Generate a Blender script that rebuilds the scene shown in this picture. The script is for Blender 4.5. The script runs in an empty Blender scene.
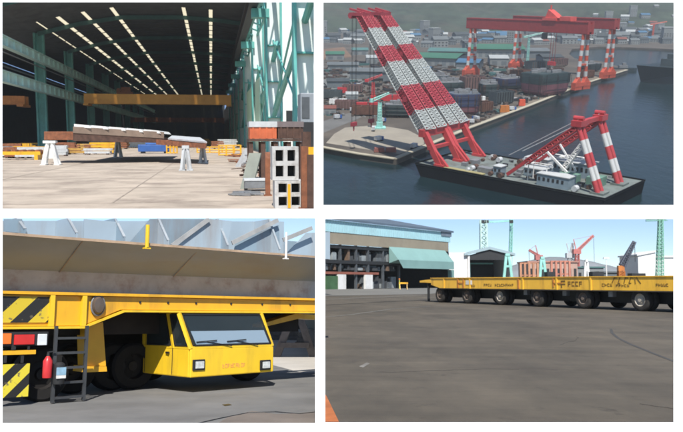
import bpy, math, random
from mathutils import Vector, Matrix
random.seed(7)
R = math.radians
S = bpy.context.scene
COL = S.collection
F = 720.0; CX = 341.5; CY = 216.0; EYE = 1.6
PITCH = math.atan((282 - CY) / F)

# ------------------------------------------------------------------ places
class Frame:
    """A level place seen from eye height h; yh is the row of its horizon, yaw turns its x axis."""
    def __init__(s, yh, h, yaw=0.0):
        b = math.atan((yh - CY) / F)
        s.h = h
        s.R = Matrix.Rotation(-yaw, 3, 'Z') @ Matrix.Rotation(b, 3, 'X')
        s.M = Matrix.Translation((0, 0, EYE)) @ Matrix.Rotation(PITCH, 4, 'X') @ s.R.inverted().to_4x4() @ Matrix.Translation((0, 0, -h))
    def ray(s, px, py):
        return s.R @ Vector(((px - CX) / F, 1, (CY - py) / F))
    def g(s, px, py, z=0.0):
        d = s.ray(px, py); k = (z - s.h) / d.z
        return Vector((d.x * k, d.y * k, z))
    def y(s, px, py, y0):
        d = s.ray(px, py); k = y0 / d.y
        return Vector((d.x * k, y0, s.h + d.z * k))
    def x(s, px, py, x0):
        d = s.ray(px, py); k = x0 / d.x
        return Vector((x0, d.y * k, s.h + d.z * k))

HALL = Frame(138, 2.6, R(10.2))          # the assembly hall
PORT = Frame(-5, 87.0)                   # the harbour seen from the air
BARGE = Frame(-5, 87.0, R(-42.8))
GANT = Frame(-5, 87.0, R(-55.3))
TRUCK = Frame(318, 1.6, R(43))           # the transporter yard
TRUCK0 = Frame(318, 1.6)
YARD = Frame(282, 1.6)                   # the open yard
TRAIL = Frame(282, 1.6, R(-63.4))
SHED = Frame(282, 1.6, R(52))
CAMF = Frame(CY, 0.0)                    # added white border frame with the four openings
CAMF.M = Matrix.Translation((0, 0, EYE)) @ Matrix.Rotation(PITCH, 4, 'X')

# ------------------------------------------------------------------ materials
def _n(nt, t, **kw):
    n = nt.nodes.new(t)
    for k, v in kw.items():
        if k.startswith('i_'):
            key = k[2:]
            n.inputs[int(key) if key.isdigit() else key.replace('_', ' ')].default_value = v
        else: setattr(n, k, v)
    return n
MATS = {}
def mat(name, c, rough=.6, var=.25, scale=1.0, bump=0.0, metal=0.0, dirt=None, damt=.5, dscale=None, spec=None, streak=False):
    if name in MATS: return MATS[name]
    m = bpy.data.materials.new(name); m.use_nodes = True; nt = m.node_tree; L = nt.links.new
    b = nt.nodes['Principled BSDF']
    tc = _n(nt, 'ShaderNodeTexCoord')
    n1 = _n(nt, 'ShaderNodeTexNoise', i_Scale=scale, i_Detail=8.0, i_Roughness=.65)
    L(tc.outputs['Object'], n1.inputs['Vector'])
    rp = _n(nt, 'ShaderNodeValToRGB')
    e = rp.color_ramp.elements
    e[0].position = .3; e[1].position = .7
    e[0].color = (*[max(0, x * (1 - var)) for x in c], 1)
    e[1].color = (*[min(1, x * (1 + var)) for x in c], 1)
    L(n1.outputs['Fac'], rp.inputs['Fac'])
    out = rp.outputs['Color']
    if dirt:
        n2 = _n(nt, 'ShaderNodeTexNoise', i_Scale=dscale or scale * .4, i_Detail=10.0, i_Roughness=.7)
        if streak:
            mp = _n(nt, 'ShaderNodeMapping'); mp.inputs['Scale'].default_value = (1, 1, .12)
            L(tc.outputs['Object'], mp.inputs['Vector']); L(mp.outputs['Vector'], n2.inputs['Vector'])
        else: L(tc.outputs['Object'], n2.inputs['Vector'])
        r2 = _n(nt, 'ShaderNodeValToRGB'); r2.color_ramp.elements[0].position = .5; r2.color_ramp.elements[1].position = .68
        r2.color_ramp.elements[1].color = (damt, damt, damt, 1)
        L(n2.outputs['Fac'], r2.inputs['Fac'])
        mx = _n(nt, 'ShaderNodeMix', data_type='RGBA'); mx.inputs['B'].default_value = (*dirt, 1)
        L(r2.outputs['Color'], mx.inputs['Factor']); L(out, mx.inputs['A']); out = mx.outputs['Result']
    L(out, b.inputs['Base Color'])
    b.inputs['Roughness'].default_value = rough; b.inputs['Metallic'].default_value = metal
    if spec is not None: b.inputs['Specular IOR Level'].default_value = spec
    if bump:
        bp = _n(nt, 'ShaderNodeBump', i_Strength=bump, i_Distance=.05 / max(scale, .02) ** .5)
        L(n1.outputs['Fac'], bp.inputs['Height']); L(bp.outputs['Normal'], b.inputs['Normal'])
    MATS[name] = m
    return m
def emission_glass(name, c, rough=.05, alpha=.35):
    m = bpy.data.materials.new(name); m.use_nodes = True
    b = m.node_tree.nodes['Principled BSDF']
    b.inputs['Base Color'].default_value = (*c, 1); b.inputs['Roughness'].default_value = rough
    b.inputs['Alpha'].default_value = alpha; b.inputs['Specular IOR Level'].default_value = .9
    MATS[name] = m; return m
def hazard(name, ca, cb, k, ang=1.0, off=0.0):
    m = bpy.data.materials.new(name); m.use_nodes = True; nt = m.node_tree; L = nt.links.new
    b = nt.nodes['Principled BSDF']; tc = _n(nt, 'ShaderNodeTexCoord'); sp = _n(nt, 'ShaderNodeSeparateXYZ')
    L(tc.outputs['Object'], sp.inputs[0])
    mu = _n(nt, 'ShaderNodeMath', operation='MULTIPLY'); mu.inputs[1].default_value = -ang; L(sp.outputs['Z'], mu.inputs[0])
    ad = _n(nt, 'ShaderNodeMath', operation='ADD'); L(sp.outputs['X'], ad.inputs[0]); L(mu.outputs[0], ad.inputs[1])
    ml = _n(nt, 'ShaderNodeMath', operation='MULTIPLY_ADD'); ml.inputs[1].default_value = k; ml.inputs[2].default_value = off; L(ad.outputs[0], ml.inputs[0])
    fr = _n(nt, 'ShaderNodeMath', operation='FRACT'); L(ml.outputs[0], fr.inputs[0])
    gt = _n(nt, 'ShaderNodeMath', operation='GREATER_THAN'); gt.inputs[1].default_value = .5; L(fr.outputs[0], gt.inputs[0])
    n = _n(nt, 'ShaderNodeTexNoise', i_Scale=9.0, i_Detail=8.0); L(tc.outputs['Object'], n.inputs['Vector'])
    rr = _n(nt, 'ShaderNodeValToRGB'); rr.color_ramp.elements[0].position = .62; rr.color_ramp.elements[1].position = .7; L(n.outputs['Fac'], rr.inputs[0])
    mx = _n(nt, 'ShaderNodeMix', data_type='RGBA'); mx.inputs['A'].default_value = (*ca, 1); mx.inputs['B'].default_value = (*cb, 1)
    L(gt.outputs[0], mx.inputs['Factor'])
    m2 = _n(nt, 'ShaderNodeMix', data_type='RGBA'); m2.inputs['B'].default_value = (.12, .10, .07, 1); L(rr.outputs['Color'], m2.inputs['Factor']); L(mx.outputs['Result'], m2.inputs['A'])
    L(m2.outputs['Result'], b.inputs['Base Color']); b.inputs['Roughness'].default_value = .55
    MATS[name] = m; return m

# ------------------------------------------------------------------ mesh builder
class MB:
    def __init__(s): s.v = []; s.f = []; s.m = []
    def add(s, vs, fs, m=0):
        b = len(s.v); s.v += [Vector(x) for x in vs]
        for f in fs: s.f.append(tuple(b + i for i in f)); s.m.append(m)
        return s
    def box(s, c, d, m=0, rot=None):
        c = Vector(c); vs = []
        for sx in (-.5, .5):
            for sy in (-.5, .5):
                for sz in (-.5, .5):
                    p = Vector((sx * d[0], sy * d[1], sz * d[2]))
                    vs.append(c + (rot @ p if rot else p))
        return s.add(vs, [(0, 1, 3, 2), (4, 6, 7, 5), (0, 4, 5, 1), (2, 3, 7, 6), (0, 2, 6, 4), (1, 5, 7, 3)], m)
    def bx(s, a, b, m=0):
        a = Vector(a); b = Vector(b)
        return s.box((a + b) / 2, [abs(b[i] - a[i]) for i in range(3)], m)
    def beam(s, p0, p1, w, h, m=0, up=(0, 0, 1)):
        p0 = Vector(p0); p1 = Vector(p1); d = p1 - p0; l = d.length; d.normalize()
        up = Vector(up)
        if abs(d.dot(up)) > .98: up = Vector((0, 1, 0))
        x = d.cross(up).normalized(); z = x.cross(d)
        return s.box((p0 + p1) / 2, (w, l, h), m, Matrix((x, d, z)).transposed())
    def tube(s, p0, p1, r0, r1=None, n=8, m=0, caps=True):
        p0 = Vector(p0); p1 = Vector(p1); r1 = r0 if r1 is None else r1
        d = (p1 - p0).normalized(); up = Vector((0, 0, 1)) if abs(d.z) < .95 else Vector((0, 1, 0))
        x = d.cross(up).normalized(); y = d.cross(x)
        vs = []
        for p, r in ((p0, r0), (p1, r1)):
            for i in range(n):
                a = 2 * math.pi * i / n; vs.append(p + (x * math.cos(a) + y * math.sin(a)) * r)
        fs = [(i, (i + 1) % n, n + (i + 1) % n, n + i) for i in range(n)]
        if caps: fs += [tuple(range(n))[::-1], tuple(range(n, 2 * n))]
        return s.add(vs, fs, m)
    def poly(s, pts, vec, m=0):
        pts = [Vector(p) for p in pts]; vec = Vector(vec); n = len(pts)
        fs = [tuple(range(n)), tuple(range(n, 2 * n))[::-1]] + [(i, n + i, n + (i + 1) % n, (i + 1) % n) for i in range(n)]
        return s.add(pts + [p + vec for p in pts], fs, m)
    def face(s, pts, m=0): return s.add(pts, [tuple(range(len(pts)))], m)
    def lathe(s, c, ax, prof, n=20, m=0):
        c = Vector(c); ax = Vector(ax).normalized(); up = Vector((0, 0, 1)) if abs(ax.z) < .9 else Vector((0, 1, 0))
        x = ax.cross(up).normalized(); y = ax.cross(x); vs = []; fs = []
        for r, t in prof:
            for i in range(n):
                a = 2 * math.pi * i / n; vs.append(c + ax * t + (x * math.cos(a) + y * math.sin(a)) * r)
        for k in range(len(prof) - 1):
            for i in range(n):
                j = (i + 1) % n; fs.append((k * n + i, k * n + j, (k + 1) * n + j, (k + 1) * n + i))
        return s.add(vs, fs, m)
    def path(s, pts, r, n=6, m=0):
        for a, b in zip(pts, pts[1:]): s.tube(a, b, r, r, n, m)
        return s
    def striped(s, p0, p1, r0, r1, k, ma, mb, n=10, first=0):
        p0 = Vector(p0); p1 = Vector(p1)
        for i in range(k):
            a, b = i / k, (i + 1) / k
            s.tube(p0.lerp(p1, a), p0.lerp(p1, b), r0 + (r1 - r0) * a, r0 + (r1 - r0) * b, n, (ma, mb)[(i + first) % 2], i in (0, k - 1))
        return s
    def truss(s, p0, p1, side, w0, w1, d0, d1, bays, r, mfun=lambda t: 0, lac=.6):
        """lattice box girder from p0 to p1; side = direction of its width."""
        p0 = Vector(p0); p1 = Vector(p1); ax = (p1 - p0).normalized(); x = Vector(side); x = (x - ax * x.dot(ax)).normalized(); y = ax.cross(x)
        def cor(t):
            c = p0.lerp(p1, t); w = w0 + (w1 - w0) * t; d = d0 + (d1 - d0) * t
            return [c + x * (sx * w / 2) + y * (sy * d / 2) for sx, sy in ((-1, -1), (1, -1), (1, 1), (-1, 1))]
        for i in range(bays):
            a = cor(i / bays); b = cor((i + 1) / bays); m = mfun((i + .5) / bays)
            for k in range(4):
                j = (k + 1) % 4
                s.tube(a[k], b[k], r, r, 5, m, False)
                s.tube(a[k], b[j], r * lac, r * lac, 4, m, False)
                if k % 2 == 0: s.tube(a[j], b[k], r * lac, r * lac, 4, m, False)
                s.tube(a[k], a[j], r * lac, r * lac, 4, m, False)
        return s

TOP = []       # (object, frame, base, rz)
BASE = {}
def _mk(mb, name, mats, base, smooth):
    me = bpy.data.meshes.new(name)
    me.from_pydata([v - base for v in mb.v], [], mb.f)
    for m in (mats if isinstance(mats, (list, tuple)) else [mats]): me.materials.append(m)
    me.polygons.foreach_set('material_index', mb.m)
    if smooth: me.polygons.foreach_set('use_smooth', [True] * len(mb.f))
    me.validate(); me.update()
    import bmesh
    bm = bmesh.new(); bm.from_mesh(me); bmesh.ops.recalc_face_normals(bm, faces=bm.faces); bm.to_mesh(me); bm.free()
    o = bpy.data.objects.new(name, me); COL.objects.link(o)
    if smooth:
        md = o.modifiers.new('split', 'EDGE_SPLIT'); md.split_angle = R(40)
    return o
def tag(o, label, cat, group=None, kind=None):
    if label: o['label'] = label
    if cat: o['category'] = cat
    if group: o['group'] = group
    if kind: o['kind'] = kind
def thing(name, fr, base, label, cat, group=None):
    o = bpy.data.objects.new(name, None); COL.objects.link(o); o.empty_display_size = .2
    tag(o, label, cat, group); base = Vector(base)
    TOP.append([o, fr, base, 0.0]); BASE[o.name] = base
    return o
def part(mb, name, mats, parent, label=None, smooth=False, bevel=0):
    b = BASE[parent.name]
    o = _mk(mb, name, mats, b, smooth); o.parent = parent; BASE[o.name] = b
    if label: o['label'] = label
    if bevel:
        md = o.modifiers.new('edge', 'BEVEL'); md.width = bevel; md.segments = 2; md.limit_method = 'ANGLE'
    return o
def top(mb, name, mats, fr, base, label, cat, group=None, kind=None, smooth=False, bevel=0):
    base = Vector(base)
    o = _mk(mb, name, mats, base, smooth); tag(o, label, cat, group, kind)
    TOP.append([o, fr, base, 0.0]); BASE[o.name] = base
    if bevel:
        md = o.modifiers.new('edge', 'BEVEL'); md.width = bevel; md.segments = 2; md.limit_method = 'ANGLE'
    return o
def struct(mb, name, mats, fr, base=(0, 0, 0), smooth=False):
    return top(mb, name, mats, fr, base, None, None, None, 'structure', smooth)
def _cp(o, parent):
    c = o.copy(); COL.objects.link(c); c.parent = parent
    for ch in [x for x in KIDS.get(o.name, [])]: _cp(ch, c)
    return c
KIDS = {}
def kids():
    KIDS.clear()
    for o in COL.objects:
        if o.parent: KIDS.setdefault(o.parent.name, []).append(o)
def dup(o, fr, base, rz=0.0, label=None, scale=None):
    c = _cp(o, None); TOP.append([c, fr, Vector(base), rz, scale]); BASE[c.name] = Vector(base)
    if label: c['label'] = label
    return c
def finish():
    for t in TOP:
        o, fr, b, rz = t[:4]; sc = t[4] if len(t) > 4 and t[4] else (1, 1, 1)
        o.matrix_world = fr.M @ Matrix.Translation(b) @ Matrix.Rotation(rz, 4, 'Z') @ Matrix.Diagonal((*sc, 1))
def centroid(pts):
    c = Vector((0, 0, 0))
    for p in pts: c += Vector(p)
    return c / len(pts)

# ------------------------------------------------------------------ palette
white = mat('border_white', (.86, .86, .86), .9, .015, 2)
teal = mat('teal_paint', (.12, .36, .34), .5, .2, .5, dirt=(.10, .12, .10), damt=.5, streak=True)
teal_lt = mat('pale_teal_paint', (.30, .62, .56), .45, .15, .4, dirt=(.16, .2, .17), damt=.45, streak=True)
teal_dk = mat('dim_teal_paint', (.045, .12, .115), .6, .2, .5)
black = mat('black_rubber', (.012, .012, .013), .85, .3, 6, .2)
dark = mat('dark_steel', (.02, .021, .023), .6, .3, 2)
grey = mat('grey_steel', (.19, .20, .21), .5, .25, 2, dirt=(.1, .06, .04), damt=.5)
lgrey = mat('pale_grey_paint', (.5, .52, .53), .55, .15, 2, dirt=(.2, .17, .14), damt=.5, streak=True)
wpaint = mat('white_paint', (.74, .74, .72), .5, .08, 1.5, dirt=(.35, .32, .27), damt=.45, streak=True)
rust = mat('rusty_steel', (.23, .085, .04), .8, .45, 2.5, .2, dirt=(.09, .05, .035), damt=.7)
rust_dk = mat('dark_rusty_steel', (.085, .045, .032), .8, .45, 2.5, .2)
orange = mat('orange_paint', (.50, .17, .035), .5, .2, 1, dirt=(.2, .08, .03), damt=.5, streak=True)
yellow = mat('yellow_paint', (.76, .40, .02), .42, .1, 1.2, dirt=(.28, .15, .03), damt=.55, dscale=1.6, streak=True)
ylw_lt = mat('lemon_yellow_paint', (.80, .52, .025), .4, .08, 1.2, dirt=(.35, .22, .04), damt=.4, dscale=2.0, streak=True)
red = mat('red_paint', (.46, .035, .04), .5, .18, .6)
redor = mat('orange_red_paint', (.66, .10, .045), .5, .18, .4)
blue = mat('blue_paint', (.03, .10, .32), .5, .2, 1)
green = mat('green_paint', (.08, .28, .14), .55, .2, 1)
chrome = mat('scuffed_aluminium', (.55, .55, .55), .35, .2, 3, metal=.7)
# ================================================================== the assembly hall
H = HALL
roofm = mat('dark_grey_roof_sheet', (.075, .08, .084), .8, .3, .3)  # even dark grey roof sheet
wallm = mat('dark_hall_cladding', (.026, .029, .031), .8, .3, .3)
floorm = mat('worn_concrete_floor', (.41, .345, .275), .85, .24, .3, .1, dirt=(.19, .15, .12), damt=.85, dscale=.22)
# floor: a wedge of ground that starts in front of the hall
fl = MB().poly([H.g(-60, 213), H.g(318.6, 213), Vector((14.7, 100, 0)), Vector((103, 700, 0)), Vector((-140, 700, 0)), Vector((-140, 100, 0))], (0, 0, -.15))
struct(fl, 'hall_floor', floorm, H)
jo = MB()
for i in range(11):
    s = 30 + i * 9
    jo.bx((-60, s, .004), (2.2 + s * .02, s + .07, .008))
for t in (-40, -31, -22, -13, -4):
    jo.bx((t, 30, .009), (t + .07, 200, .012))
struct(jo, 'floor_joints', mat('joint_sealant', (.29, .245, .20), .9), H)

hall = thing('assembly_hall', H, (-18, 40, 0), 'long dark assembly hall with teal columns, crane girders and skylight strips', 'building')
Z0 = 2.6
prof = [(-74, 27.5), (-46, 29), (-35, 32), (-24, 34), (-8, 34.5), (2, 34.0), (9.2, 33.2)]
def roofz(t):
    for (a, za), (b, zb) in zip(prof, prof[1:]):
        if a <= t <= b: return Z0 + za + (zb - za) * (t - a) / (b - a)
    return Z0 + 33
strips = [-43.6, -38.4, -32.2, -25.0, -6.6, .5]
SW = .5
cuts = sorted(set([p[0] for p in prof] + [c for t in strips for c in (t - (SW if t > -42 else .2), t + (SW if t > -42 else .2))]))
rf = MB(); sk = MB()
for a, b in zip(cuts, cuts[1:]):
    isk = any(abs((a + b) / 2 - t) < .15 for t in strips)
    for (s0, s1) in ((155 if b < -34 else 176, 200), (200, 640)):
        tgt = sk if (isk and s0 == 200) else rf
        q = [(a, s0, roofz(a)), (b, s0, roofz(b)), (b, s1, roofz(b)), (a, s1, roofz(a))]
        tgt.poly(q, (0, 0, .12 if tgt is rf else .05))
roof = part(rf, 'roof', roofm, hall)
m = bpy.data.materials.new('translucent_roof_sheet'); m.use_nodes = True; nt = m.node_tree
for n in list(nt.nodes): nt.nodes.remove(n)
o_ = nt.nodes.new('ShaderNodeOutputMaterial'); tr = nt.nodes.new('ShaderNodeBsdfTransparent'); tl = nt.nodes.new('ShaderNodeBsdfTranslucent'); mx = nt.nodes.new('ShaderNodeMixShader')
tr.inputs[0].default_value = (.86, .81, .66, 1); tl.inputs[0].default_value = (.78, .73, .60, 1); mx.inputs[0].default_value = .55
nt.links.new(tr.outputs[0], mx.inputs[1]); nt.links.new(tl.outputs[0], mx.inputs[2]); nt.links.new(mx.outputs[0], o_.inputs[0])
part(sk, 'skylight', m, roof)
# rafters and purlins
for s in range(9):
    ss = 170 + 42 * s
    r_ = MB()
    for (a, za), (b, zb) in zip(prof[1:], prof[2:]):
        r_.beam((a, ss, Z0 + za - .75), (b, ss, Z0 + zb - .75), .5, 1.1, 0)
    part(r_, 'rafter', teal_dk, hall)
pu = MB()
for s in range(38):
    ss = 216 + s * 10.4
    for (a, za), (b, zb) in zip(prof[1:], prof[2:]):
        pu.beam((a, ss, Z0 + za - .14), (b, ss, Z0 + zb - .14), .22, .2, 0)
part(pu, 'purlin_grid', roofm, roof)
# walls
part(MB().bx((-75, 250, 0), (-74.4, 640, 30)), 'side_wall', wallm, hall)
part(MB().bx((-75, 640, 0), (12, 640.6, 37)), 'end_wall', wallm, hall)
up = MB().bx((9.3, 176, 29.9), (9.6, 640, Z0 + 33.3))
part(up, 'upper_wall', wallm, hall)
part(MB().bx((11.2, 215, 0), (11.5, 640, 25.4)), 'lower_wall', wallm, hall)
part(MB().bx((9.9, 150, 0), (10.1, 204, 15)), 'wall_sheet', mat('pale_green_sheet', (.5, .7, .52), .6, .1, .3), hall)
teal_wh = mat('lit_pale_teal', (.55, .78, .75), .5, .12, .3, dirt=(.28, .36, .33), damt=.4, streak=True)  # paler teal puts the strong light into the left girders' colour
teal_rt = mat('turquoise_paint', (.13, .44, .40), .5, .15, .4, dirt=(.08, .2, .18), damt=.45, streak=True)
white_col = mat('sunlit_web_white', (.72, .80, .77), .6, .06, .4)  # near-white paint puts sunlight into the column web's colour
# left colonnade
for i in range(9):
    ss = 171 + 42 * i
    c = MB()
    z0 = 24.5 if i == 0 else 0
    for dx in (-1.1, 1.1):
        c.bx((-46 + dx - .25, ss - .8, z0), (-46 + dx + .25, ss + .8, Z0 + 28.6))
    c.bx((-46.85, ss - .12, z0), (-45.15, ss + .12, Z0 + 28.6))
    part(c, 'column', teal, hall)
def girder(t, zc, d, s0, s1, w=1.4):
    g = MB()
    g.bx((t - .15, s0, zc - d / 2 + .21), (t + .15, s1, zc + d / 2 - .21))
    for z in (zc - d / 2, zc + d / 2 - .2): g.bx((t - w / 2, s0, z), (t + w / 2, s1, z + .2))
    n = int((s1 - s0) / 6)
    for k in range(n): g.bx((t + .16, s0 + k * 6, zc - d / 2 + .22), (t + .6, s0 + k * 6 + .12, zc + d / 2 - .22))
    return g
part(girder(-44.2, 15.9, 2.6, 100, 600), 'crane_girder', teal_wh, hall)
part(girder(-44.2, 23.6, 2.4, 100, 600), 'crane_girder', teal_wh, hall)
rl = MB().bx((-44.5, 100, 21.2), (-44.2, 600, 21.4)).bx((-50.5, 100, 20.2), (-50.2, 600, 20.5))
part(rl, 'cable_rail', grey, hall)
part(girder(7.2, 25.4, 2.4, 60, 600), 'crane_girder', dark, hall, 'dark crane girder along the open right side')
# right side: columns, truss walkway, braces
for i in range(8):
    ss = 82 + 42 * i
    c = MB()
    w = 1.5
    c.bx((9.2, ss - .9, 0), (9.2 + .35, ss + .9, 24.0)); c.bx((9.2 + 2.5, ss - .9, 0), (9.2 + 2.85, ss + .9, 36))
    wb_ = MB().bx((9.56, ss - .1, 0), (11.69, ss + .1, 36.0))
    for z in (6, 12, 18): c.bx((9.56, ss - .7, z), (11.69, ss - .12, z + .2))
    c.bx((7.0, ss - 1.0, 22.6), (9.9, ss + 1.0, 24.02))
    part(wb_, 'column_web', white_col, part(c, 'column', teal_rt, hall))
tr_ = MB()
for x in (8.6, 10.6):
    for z in (25.6, 29.6): tr_.beam((x, 60, z), (x, 420, z), .4, .4)
for k in range(45):
    s0 = 60 + k * 8
    for x in (8.6, 10.6):
        tr_.beam((x, s0, 25.6), (x, s0 + 4, 29.6), .3, .3); tr_.beam((x, s0 + 4, 29.6), (x, s0 + 8, 25.6), .3, .3)
    tr_.beam((8.6, s0, 25.6), (10.6, s0 + 4, 25.6), .25, .25); tr_.beam((8.6, s0, 29.6), (10.6, s0 + 4, 29.6), .25, .25)
part(tr_, 'walkway_truss', teal_rt, hall)
for i in range(5):
    s1 = 82 + 42 * i
    b_ = MB()
    pa = H.x(262, 101, 10.6); pb = H.x(319, 36, 10.6)
    k = 42 * i
    b_.tube((10.6, s1 + 41, 6.5), (10.6, s1 - 8, 17.5), .42, .42, 10)
    b_.tube((10.6, s1, 4.0), (10.6, s1 + 42, 19), .16, .16, 8)
    b_.tube((10.6, s1, 21), (10.6, s1 + 42, 7.5), .16, .16, 8)
    part(b_, 'diagonal_brace', teal_rt, hall)

# added white block standing in for the overexposed outside beyond the open side
nb = thing('white_backdrop', H, (18, 170, 0), 'added white backdrop standing in for the glare outside the open right side', 'building')
part(MB().bx((13.5, 170, 0), (24.5, 200, 40)), 'wall', mat('glare_white', (.82, .83, .80), .7, .06, .15), nb)
for k in range(3): part(MB().bx((14.2 + k * 3.2, 169.9, 5), (16.2 + k * 3.2, 169.99, 9)), 'window', dark, nb)  # dark panels on the added white backdrop
# bridge cranes
def bridge(s, z, d, t0, t1, label, mt, trolley=True):
    t = thing('overhead_crane', H, (-18, s, z), label, 'crane', 'overhead cranes in the hall')
    b = MB()
    for ds in (-1.6, 1.6): b.bx((t0, s + ds - .6, z - d / 2), (t1, s + ds + .6, z + d / 2))
    part(b, 'bridge_beam', mt, t)
    e = MB()
    for tt in (t0 + .8, t1 - .8): e.bx((tt - .8, s - 4, z - d / 2 - .6), (tt + .8, s + 4, z - d / 2 - .01))
    part(e, 'end_carriage', mt, t)
    if trolley:
        k = t0 + (t1 - t0) * .27
        h = MB().bx((k - 2.5, s - 2.4, z + d / 2 + .01), (k + 2.5, s + 2.4, z + d / 2 + .7)).bx((k - 1.2, s - 1.2, z + d / 2 + .71), (k + 1.8, s + 1.2, z + d / 2 + 2.3)).tube((k - 2, s - .8, z + d / 2 + 1.3), (k - 2, s + .8, z + d / 2 + 1.3), .7, .7, 12)
        part(h, 'hoist_trolley', rust, t)
bridge(250, H.y(160, 99.5, 250).z, 3.2, -40.5, 6.9, 'orange overhead crane bridging the whole dark hall with a trolley on top', mat('bridge_orange', (.95, .45, .10), .5, .15, .3))
bridge(430, H.y(190, 120, 430).z, 2.6, -46, 7.8, 'dim rust coloured overhead crane farther back under the bright one', rust, False)
bridge(205, H.y(20, 100.5, 205).z, 2.2, -73, -48, 'orange overhead crane in the side bay behind the teal columns', orange, False)

# the big plate on trestles
base = H.g(115, 160)
def trestle(px, py, hgt, mt, label, w=1.3, face=0.0):
    b = H.g(px, py); t = thing('steel_trestle', H, b, label, 'trestle', 'trestles under the steel panel')
    for dx in (-1, 1):
        l = MB().beam(b + Vector((dx * w * .55, -.35, 0)), b + Vector((dx * w * .16, 0, hgt)), .22, .3).beam(b + Vector((dx * w * .55, .9, 0)), b + Vector((dx * w * .16, .5, hgt)), .22, .3)
        l.bx(b + Vector((dx * w * .55 - .25, -.5, 0)), b + Vector((dx * w * .55 + .25, 1.05, .08)))
        part(l, 'leg', mt, t)
    part(MB().poly([b + Vector((-w * .4, .1, hgt * .3)), b + Vector((w * .4, .1, hgt * .3)), b + Vector((w * .16, .1, hgt)), b + Vector((-w * .16, .1, hgt))], (0, .3, 0)).bx(b + Vector((-w * .5, -.2, hgt)), b + Vector((w * .5, .8, hgt + .25))), 'head_plate', mt, t)
trestle(50.5, 165, 2.1, wpaint, 'white A shaped steel trestle under the left end of the raised panel', 1.15)
trestle(118, 157.5, 2.1, lgrey, 'grey trestle half in shade under the middle of the raised panel', .7)
trestle(186, 170.5, 1.75, lgrey, 'pale trestle standing right of the long panel shadow', .55)
trestle(203, 163, 1.75, lgrey, 'small grey trestle beside the yellow pipes', .5)
t = thing('long_plate', H, H.g(115, 162), 'long brown steel panel with a pale serrated top edge resting on trestles', 'steel panel')
a0 = H.g(50, 164); yA = a0.y
def hp(px, py, s): return H.y(px, py, s)
zA = hp(60, 140, yA).z
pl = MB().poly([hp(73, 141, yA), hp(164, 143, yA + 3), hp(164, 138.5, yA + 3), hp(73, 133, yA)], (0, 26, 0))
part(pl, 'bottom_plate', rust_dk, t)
sd = MB().poly([hp(73, 133, yA - .05), hp(164, 138.4, yA + 2.95), hp(164, 132, yA + 2.95), hp(73, 126.5, yA - .05)], (0, .2, 0))
part(sd, 'side_plate', mat('primed_brown_steel', (.22, .16, .12), .6, .3, .6), t)
for k in range(5):
    x0, x1 = 74 + k * 17.5, 88 + k * 17.5
    y0 = 124.5 + k * 1.35
    st = MB().poly([hp(x0, y0 + 2.6, yA + .3 + k * .6), hp(x1 + 3, y0 + 3.6, yA + .3 + k * .6), hp(x1, y0 + .6, yA + .3 + k * .6), hp(x0, y0 - .6, yA + .3 + k * .6)], (0, 20, 0))
    part(st, 'stiffener', wpaint, t)
def slab(px0, px1, py0, py1, s, dep, name, label, cat, mt, group=None):
    a, b, c, d = hp(px0, py1, s), hp(px1, py1, s), hp(px1, py0, s), hp(px0, py0, s)
    return top(MB().poly([a, b, c, d], (0, dep, 0)), name, mt, H, (a + b) / 2, label, cat, group, bevel=.03)
slab(44, 76, 131.5, 140, yA + 2, 8, 'rusty_block', 'rusty steel block resting on the white trestle beside the panel', 'steel block', rust)
t = thing('rusty_slab', H, hp(180, 145, 78), 'short orange rusty panel resting on the two right hand trestles', 'steel panel')
part(MB().poly([hp(156, 144.5, 78), hp(206, 148.5, 72), hp(206, 144, 72), hp(156, 139.5, 78)], (0, 14, 0)), 'side_plate', rust, t)
part(MB().poly([hp(168, 139.6, 79), hp(207, 143.2, 74), hp(200, 138.6, 88), hp(172, 136.6, 92)], (0, 0, .15)), 'top_plate', lgrey, t)
# a blue machine, yellow pipes, machinery on the left
t = thing('blue_machine', H, H.g(154, 153.5), 'low blue machine standing on the floor behind the panel', 'machine')
b = H.g(154, 153.5)
part(MB().bx(b + Vector((-2.6, 0, .3)), b + Vector((2.6, 3, 1.5))), 'body', blue, t, bevel=.1)
part(MB().bx(b + Vector((-1.4, .4, 1.52)), b + Vector((1.3, 2.4, 2.4))), 'cover', mat('bright_blue', (.08, .2, .5), .5), t, bevel=.1)
part(MB().bx(b + Vector((-2.2, .2, 0)), b + Vector((-1.6, 2.8, .29))).bx(b + Vector((1.6, .2, 0)), b + Vector((2.2, 2.8, .29))), 'skid', dark, t)
def barrier(px, py, w, h, label):
    b = H.g(px, py); t = thing('pipe_barrier', H, b, label, 'barrier', 'yellow pipe barriers')
    f = MB()
    for z in (.12, h * .55, h): f.tube(b + Vector((-w / 2, 0, z)), b + Vector((w / 2, .3, z)), .11, .11, 8)
    part(f, 'rail', yellow, t)
    for k in range(4):
        x = -w / 2 + w * k / 3
        part(MB().tube(b + Vector((x, .05, 0)), b + Vector((x, .05, h + .1)), .13, .13, 8), 'post', yellow, t)
barrier(216, 152.8, 6.5, 1.0, 'yellow pipe barrier right behind the small grey trestle')
barrier(230, 155.5, 3.2, 1.5, 'tall yellow pipe barrier beside the right hand clutter')
barrier(172, 153.5, 1.7, 1.9, 'narrow yellow barrier between the blue machine and a trestle')
rng = random.Random(3)
jm = [rust, orange, yellow, rust_dk, mat('ochre_primer', (.45, .26, .06), .7, .3, 1.5), lgrey]
names = ['rusty', 'orange', 'yellow', 'dark rusty', 'ochre', 'pale grey']
where = ['at the far left of the floor', 'behind the white trestle', 'in the shade under the crane girder', 'left of the teal column', 'beside the yellow roller bed', 'below the long panel', 'near the floor edge']
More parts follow.
